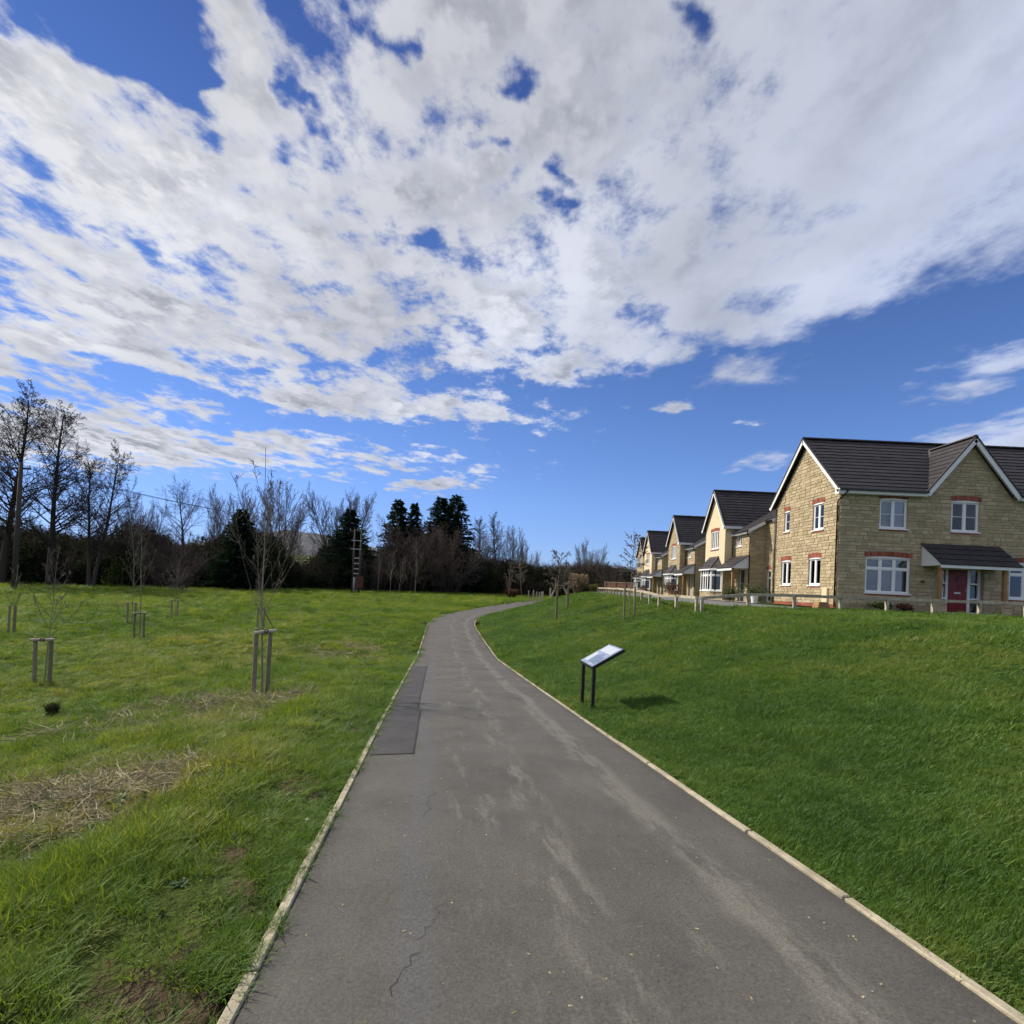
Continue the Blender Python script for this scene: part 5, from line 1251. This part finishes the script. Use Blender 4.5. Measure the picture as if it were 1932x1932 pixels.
lathe('bucket', [(.001, 0), (.14, 0), (.19, .34), (.205, .345), (.205, .37), (.175, .365), (.13, .03), (.001, .03)], WHITE, (12.9, 27.2, zt(12.9, 27.2) + .04), 'small white bucket on the gravel behind the rail fence', 'bucket')
lathe('planter', [(.001, 0), (.30, 0), (.42, .42), (.46, .43), (.46, .5), (.38, .49), (.28, .06), (.001, .06)], simple('terracotta', (.32, .16, .10), .8, .15, 6), (13.2, 42.0, zt(13.2, 42) + .036), 'terracotta planter before the stone gabled house', 'planter')
mb = MB(); mb.hexa([(-.3, -.2, 0), (.3, -.2, 0), (.3, .2, 0), (-.3, .2, 0), (-.22, -.2, .32), (.12, -.2, .32), (.12, .2, .32), (-.22, .2, .32)]); o = mb.build('timber_box', OAK); o.location = (13.15, 21.7, zt(13.15, 21.7) - .02); tag(o, 'small brown wedge shaped timber box by the rail fence at the large house', 'box')

# ------------------------------------------------------------------ grass, straw and weeds
def grassmat(name, stops, trans=.38, gloss=.05):
    m = bpy.data.materials.new(name); m.use_nodes = True; T = NT(m.node_tree); T.n.clear()
    a = T.node('ShaderNodeAttribute', attribute_name='tint_i', attribute_type='INSTANCER').outputs['Fac']; b = T.node('ShaderNodeAttribute', attribute_name='tint').outputs['Fac']
    cc = T.ramp(T.m('ADD', a, T.m('MULTIPLY', T.m('SUBTRACT', b, .5), .38), clamp=True), stops)
    d = T.node('ShaderNodeBsdfDiffuse'); T.put(d.inputs[0], cc); t = T.node('ShaderNodeBsdfTranslucent'); T.put(t.inputs[0], T.mix(1.0, cc, (1.25, 1.15, .6), 'MULTIPLY'))
    mx = T.node('ShaderNodeMixShader'); mx.inputs[0].default_value = trans; T.l.new(d.outputs[0], mx.inputs[1]); T.l.new(t.outputs[0], mx.inputs[2])
    g = T.node('ShaderNodeBsdfGlossy'); g.inputs['Roughness'].default_value = .55; g.inputs[0].default_value = (.8, .9, .9, 1); m2 = T.node('ShaderNodeMixShader'); m2.inputs[0].default_value = gloss; T.l.new(mx.outputs[0], m2.inputs[1]); T.l.new(g.outputs[0], m2.inputs[2])
    o = T.node('ShaderNodeOutputMaterial'); T.l.new(m2.outputs[0], o.inputs[0]); return m
GRASS = grassmat('meadow_blades', [(0, (.050, .105, .011)), (.35, (.088, .165, .016)), (.6, (.140, .225, .022)), (.8, (.205, .255, .036)), (1, (.31, .28, .11))], .45, .022)
LAWNG = grassmat('lawn_blades', [(0, (.044, .098, .015)), (.35, (.076, .150, .022)), (.6, (.114, .196, .029)), (.8, (.170, .226, .042)), (1, (.26, .25, .09))], .45, .022)
STRAW = grassmat('dead_straw', [(0, (.15, .12, .062)), (.5, (.27, .222, .125)), (1, (.48, .42, .27))], .2, .03)
WEED = grassmat('weed_leaves', [(0, (.045, .095, .018)), (.5, (.085, .15, .028)), (1, (.17, .21, .06))], .4, .04)
def tuft(seed, n, rad, h, w, lean, mat, segs=2):
    rng = random.Random(seed); mb = MB()
    for _ in range(n):
        a = rng.uniform(0, 6.28); r = rad * math.sqrt(rng.random()); p = Vector((math.cos(a) * r, math.sin(a) * r, -.01)); L = h * rng.uniform(.55, 1.15); b = rng.uniform(0, 6.28); le = lean * rng.uniform(.2, 1.3); d = Vector((math.cos(b) * le, math.sin(b) * le, 1)).normalized(); s = Vector((-math.sin(b + .6), math.cos(b + .6), 0)) * w * .5 * rng.uniform(.7, 1.2); t = rng.random()
        q = p + d * (L * .55); d2 = Vector((d.x * 1.9, d.y * 1.9, d.z * .75)).normalized(); e = q + d2 * (L * .5)
        mb.poly([p - s, p + s, q + s * .8, q - s * .8], t); mb.poly([q - s * .8, q + s * .8, e], t)
    m = mb.mesh('tuft'); m.materials.append(mat); return m
def straw_tuft(seed):
    rng = random.Random(seed); mb = MB()
    for _ in range(16):
        p = Vector((rng.uniform(-.12, .12), rng.uniform(-.12, .12), rng.uniform(0, .03))); b = rng.uniform(0, 6.28); el = abs(rng.gauss(0, .16)) if rng.random() < .88 else rng.uniform(.6, 1.3); pts_ = [p]; d = Vector((math.cos(b) * math.cos(el), math.sin(b) * math.cos(el), math.sin(el))); L = rng.uniform(.10, .30); q = p
        for i in range(3): d = wob(d, rng, .22); q = q + d * (L / 3); q.z = max(q.z, .005); pts_.append(q.copy())
        mb.tube(pts_, [.0030, .0029, .0025, .0016], 3, cap=False, t=rng.random())
    m = mb.mesh('straw'); m.materials.append(STRAW); return m
def dock(seed):
    rng = random.Random(seed); mb = MB()
    for k in range(rng.randint(5, 8)):
        a = rng.uniform(0, 6.28); L = rng.uniform(.08, .17); w = L * rng.uniform(.26, .4); el = rng.uniform(.3, 1.0); d = Vector((math.cos(a), math.sin(a), 0)); s = Vector((-math.sin(a), math.cos(a), 0)); u = Vector((0, 0, 1)); P = []
        for f, ww in ((0, .15), (.3, .85), (.6, 1.0), (.85, .6), (1, .05)):
            c = d * (L * f * math.cos(el) * 1.2) + u * (L * math.sin(el) * (1.5 * f - f * f * .9)); P.append((c - s * w * ww * .5 + u * .15 * w * ww, c, c + s * w * ww * .5 + u * .15 * w * ww))
        t = rng.random()
        for i in range(4): mb.poly([P[i][0], P[i][1], P[i + 1][1], P[i + 1][0]], t); mb.poly([P[i][1], P[i][2], P[i + 1][2], P[i + 1][1]], t)
    m = mb.mesh('dock'); m.materials.append(WEED); return m
LAWN = [tuft(100 + i, 34, .075, .066, .0042, .8, LAWNG) for i in range(5)]
LONG = [tuft(200 + i, 48, .085, .135, .0050, .85, GRASS) for i in range(5)]
STR = [straw_tuft(300 + i) for i in range(4)]
DOCK = [dock(400 + i) for i in range(4)]
gr = np.random.RandomState(21)
def sample_view(dmin, dmax, n):
    """points spread over the ground wedge in front of the viewer, with margin to the sides"""
    d = np.sqrt(gr.uniform(dmin ** 2, dmax ** 2, n)); a = np.radians(gr.uniform(-56, 56, n)); return d * np.sin(a), d * np.cos(a)
def mk(rings, keep):
    X, Y = [], []; S_ = []
    for d0, d1, dens, sc in rings:
        n = int(dens * math.radians(112) / 2 * (d1 * d1 - d0 * d0)); x, y = sample_view(d0, d1, n); X.append(x); Y.append(y); S_.append(np.full(n, sc))
    X, Y, S_ = map(np.concatenate, (X, Y, S_)); sd, _ = path_sd(X, Y); e = np.abs(sd) - HW - .06; k = keep(X, Y, sd, e); return X[k], Y[k], sd[k], e[k], S_[k]
def emit(name, X, Y, scl, idx, protos, tint, tilt=.12):
    n = len(X); Z = terrain(X, Y, sink=False) - .004; rot = np.stack([gr.normal(0, tilt, n), gr.normal(0, tilt, n), gr.rand(n) * 6.28], 1); return scatter(name, np.stack([X, Y, Z], 1), rot, scl, idx, protos, np.clip(tint, 0, 1))
inhouse = lambda X, Y: (X > 8.3) & (Y > 19.9)
# mown lawn on the right
X, Y, sd, e, S_ = mk([(1.2, 4, 420, 1), (4, 7, 230, 1.25), (7, 12, 110, 1.7), (12, 20, 45, 2.5), (20, 34, 16, 3.6), (34, 62, 6, 5)], lambda X, Y, sd, e: (sd > 0) & (e > -.005) & ~inhouse(X, Y))
n = len(X); pt = vnoise(X, Y, .8) + .6 * vnoise(X + 5, Y + 3, 2.3) + .4 * vnoise(X, Y, .25); edge = np.exp(-e / .22)
s = S_ * gr.uniform(.75, 1.25, n) * (1 + .55 * vnoise(X, Y, 1.3)) * (1 - .25 * edge); zs = S_ ** .55 * gr.uniform(.75, 1.3, n) * (1 + 1.1 * vnoise(X + 2, Y, 1.1) + .5 * vnoise(X, Y + 4, 2.6)) * (1 - .35 * edge)
emit('lawn_grass', X, Y, np.stack([s, s, zs], 1), gr.randint(0, 5, n), LAWN, .38 + .46 * pt + .36 * vnoise(X, Y, .14) + gr.normal(0, .1, n) + .26 * edge)
lt = [tuft(270 + i, 70, .10, .115, .0046, .7, LAWNG) for i in range(4)]
tx, ty, tsd, te, tS = mk([(1.2, 6, 5, 1), (6, 14, 3, 1.2), (14, 40, 1.2, 1.7)], lambda X, Y, sd, e: (sd > 0) & (e > .1) & ~inhouse(X, Y)); k = gr.rand(len(tx)) < np.clip(.3 + 1.8 * vnoise(tx, ty, .4) + vnoise(tx, ty, 1.3), .04, 1); tx, ty, tS = tx[k], ty[k], tS[k]; nt = len(tx); ts = tS * gr.uniform(.5, 1.2, nt)
emit('lawn_tufts', tx, ty, np.stack([ts, ts, ts * gr.uniform(.6, 1.05, nt)], 1), gr.randint(0, 4, nt), lt, .12 + gr.normal(.08, .14, nt) + .5 * (gr.rand(nt) < .12), .2)
# meadow on the left
keepL = lambda X, Y, sd, e: (sd < 0) & (e > -.005) & (Y < tree_line(X) - 1)
X, Y, sd, e, S_ = mk([(1.2, 4, 430, 1), (4, 7, 240, 1.25), (7, 12, 115, 1.7), (12, 20, 42, 2.5), (20, 34, 15, 3.6), (34, 64, 5.5, 5.2), (64, 125, 1.5, 9)], keepL)
def straw_mask(X, Y):
    m = np.zeros(len(X))
    for (px, py), (rx, ry), k in STRAWP:
        c = cast(px, py); m = np.maximum(m, k * np.clip(1.3 - np.hypot((X - c[0]) / (rx * 1.25), (Y - c[1]) / (ry * 1.25)), 0, 1))
    return m
STRAWP = [((170, 1510), (1.5, .85), 1.0), ((330, 1470), (.9, .5), .9), ((60, 1560), (1.0, .6), .9), ((430, 1330), (2.2, 1.1), .8), ((560, 1318), (.8, .8), .8), ((620, 1225), (2.2, 2.6), .45), ((690, 1245), (.7, .8), .8), ((250, 1375), (1.6, .7), .5)]
n = len(X); sm_k = straw_mask(X, Y); verge = np.clip(1 - e / .95, 0, 1); ridge_ = np.exp(-((e - 1.08 - .4 * vnoise(X, Y, .5)) / .3) ** 2) * np.clip((12 - Y) / 3, .1, 1) * np.clip(.8 + 1.5 * vnoise(X, Y, .9), .2, 1.4)
soil_ = (vnoise(X, Y, 1.6) + .5 * vnoise(X, Y, 4.1) > .27) & (e < .75)
kp = ~(soil_ & (gr.rand(n) < .88)) & ~((sm_k > .25) & (gr.rand(n) < sm_k * .72))
X, Y, e, S_, verge, ridge_, sm_k = [q[kp] for q in (X, Y, e, S_, verge, ridge_, sm_k)]; n = len(X)
pt = vnoise(X, Y, .7) + .7 * vnoise(X + 5, Y + 3, 2.1)
h = (.34 + .55 * np.clip(.5 + vnoise(X, Y, 1.4) + .5 * vnoise(X, Y, 3.3), 0, 1.3)) * (1 - .25 * verge) + .42 * ridge_
s = S_ * gr.uniform(.75, 1.25, n) * (.85 + .35 * ridge_); zs = S_ ** .45 * h * gr.uniform(.7, 1.25, n)
TUSS = [tuft(250 + i, 120, .15, .21, .0058, .55, GRASS) for i in range(4)]
tx, ty, tsd, te, tS = mk([(1.2, 6, 5.0, 1), (6, 14, 4.2, 1.2), (14, 30, 2.0, 1.7), (30, 64, .6, 2.4)], keepL); k = gr.rand(len(tx)) < np.clip(.35 + 1.6 * vnoise(tx, ty, .35) + .8 * vnoise(tx, ty, 1.2), .05, 1) * np.where(te < .75, .15, 1); tx, ty, tS = tx[k], ty[k], tS[k]; nt = len(tx); ts = tS * gr.uniform(.45, 1.1, nt)
emit('grass_tussocks', tx, ty, np.stack([ts, ts, ts * gr.uniform(.5, 1.0, nt)], 1), gr.randint(0, 4, nt), TUSS, .18 + .3 * vnoise(tx, ty, .6) + gr.normal(0, .12, nt), .15)
emit('meadow_grass', X, Y, np.stack([s, s, zs], 1), gr.randint(0, 5, n), LONG, .54 + .32 * pt + .3 * vnoise(X, Y, .22) + gr.normal(0, .09, n) + .02 * ridge_ - .14 * verge + .2 * sm_k, .2)
# dead straw
X, Y, sd, e, S_ = mk([(1.2, 5, 150, 1), (5, 9, 90, 1.2), (9, 14, 40, 1.7), (14, 24, 12, 2.2)], keepL); sk = straw_mask(X, Y) * (.6 + .9 * (vnoise(X, Y, 2.2) + .5)) * np.clip((e - 1.15) / .3, 0, 1); k = gr.rand(len(X)) < np.clip(sk * .95, .006 * (e > 1.2), 1); X, Y, S_ = X[k], Y[k], S_[k]; n = len(X); s = S_ * gr.uniform(.6, 1.2, n)
emit('dead_straw', X, Y, np.stack([s, s, s * gr.uniform(.4, .9, n)], 1), gr.randint(0, 4, n), STR, gr.uniform(.1, .9, n), .1)
# broad leaved weeds
X, Y, sd, e, S_ = mk([(1.2, 5, 40, 1), (5, 12, 16, 1.2), (12, 22, 5, 1.6)], keepL); k = (gr.rand(len(X)) < np.clip(.18 + .9 * straw_mask(X, Y) + (vnoise(X, Y, .9) > .15) * .5, 0, 1)) & (e > .05); X, Y, S_ = X[k], Y[k], S_[k]; n = len(X); s = S_ * gr.uniform(.25, .6, n) * np.clip(Y / 4, .35, 1)
emit('broadleaf_weeds', X, Y, np.stack([s, s, s], 1), gr.randint(0, 4, n), DOCK, gr.uniform(.2, .9, n), .25)
# crumbs, husks and grit lying on the path
cm = []
for i in range(3):
    q = MB(); rng = random.Random(i); q.hexa([(a * rng.uniform(.7, 1), b * rng.uniform(.5, 1), z * rng.uniform(.6, 1)) for z in (0, .5) for a, b in ((-1, -1), (1, -1), (1, 1), (-1, 1))]); m_ = q.mesh('crumb'); m_.materials.append(STRAW); cm.append(m_)
P = []
for _ in range(300):
    yy = 1.6 * (14 / 1.6) ** gr.rand(); P.append(on_path(s_at_y(yy), gr.uniform(-1.45, 1.45), .001))
P = np.array(P); n = len(P); s = gr.uniform(.002, .0055, n)
scatter('path_litter', P, np.stack([np.zeros(n), np.zeros(n), gr.rand(n) * 6.28], 1), np.stack([s * gr.uniform(1, 2.2, n), s, s * .6], 1), gr.randint(0, 3, n), cm, gr.rand(n))
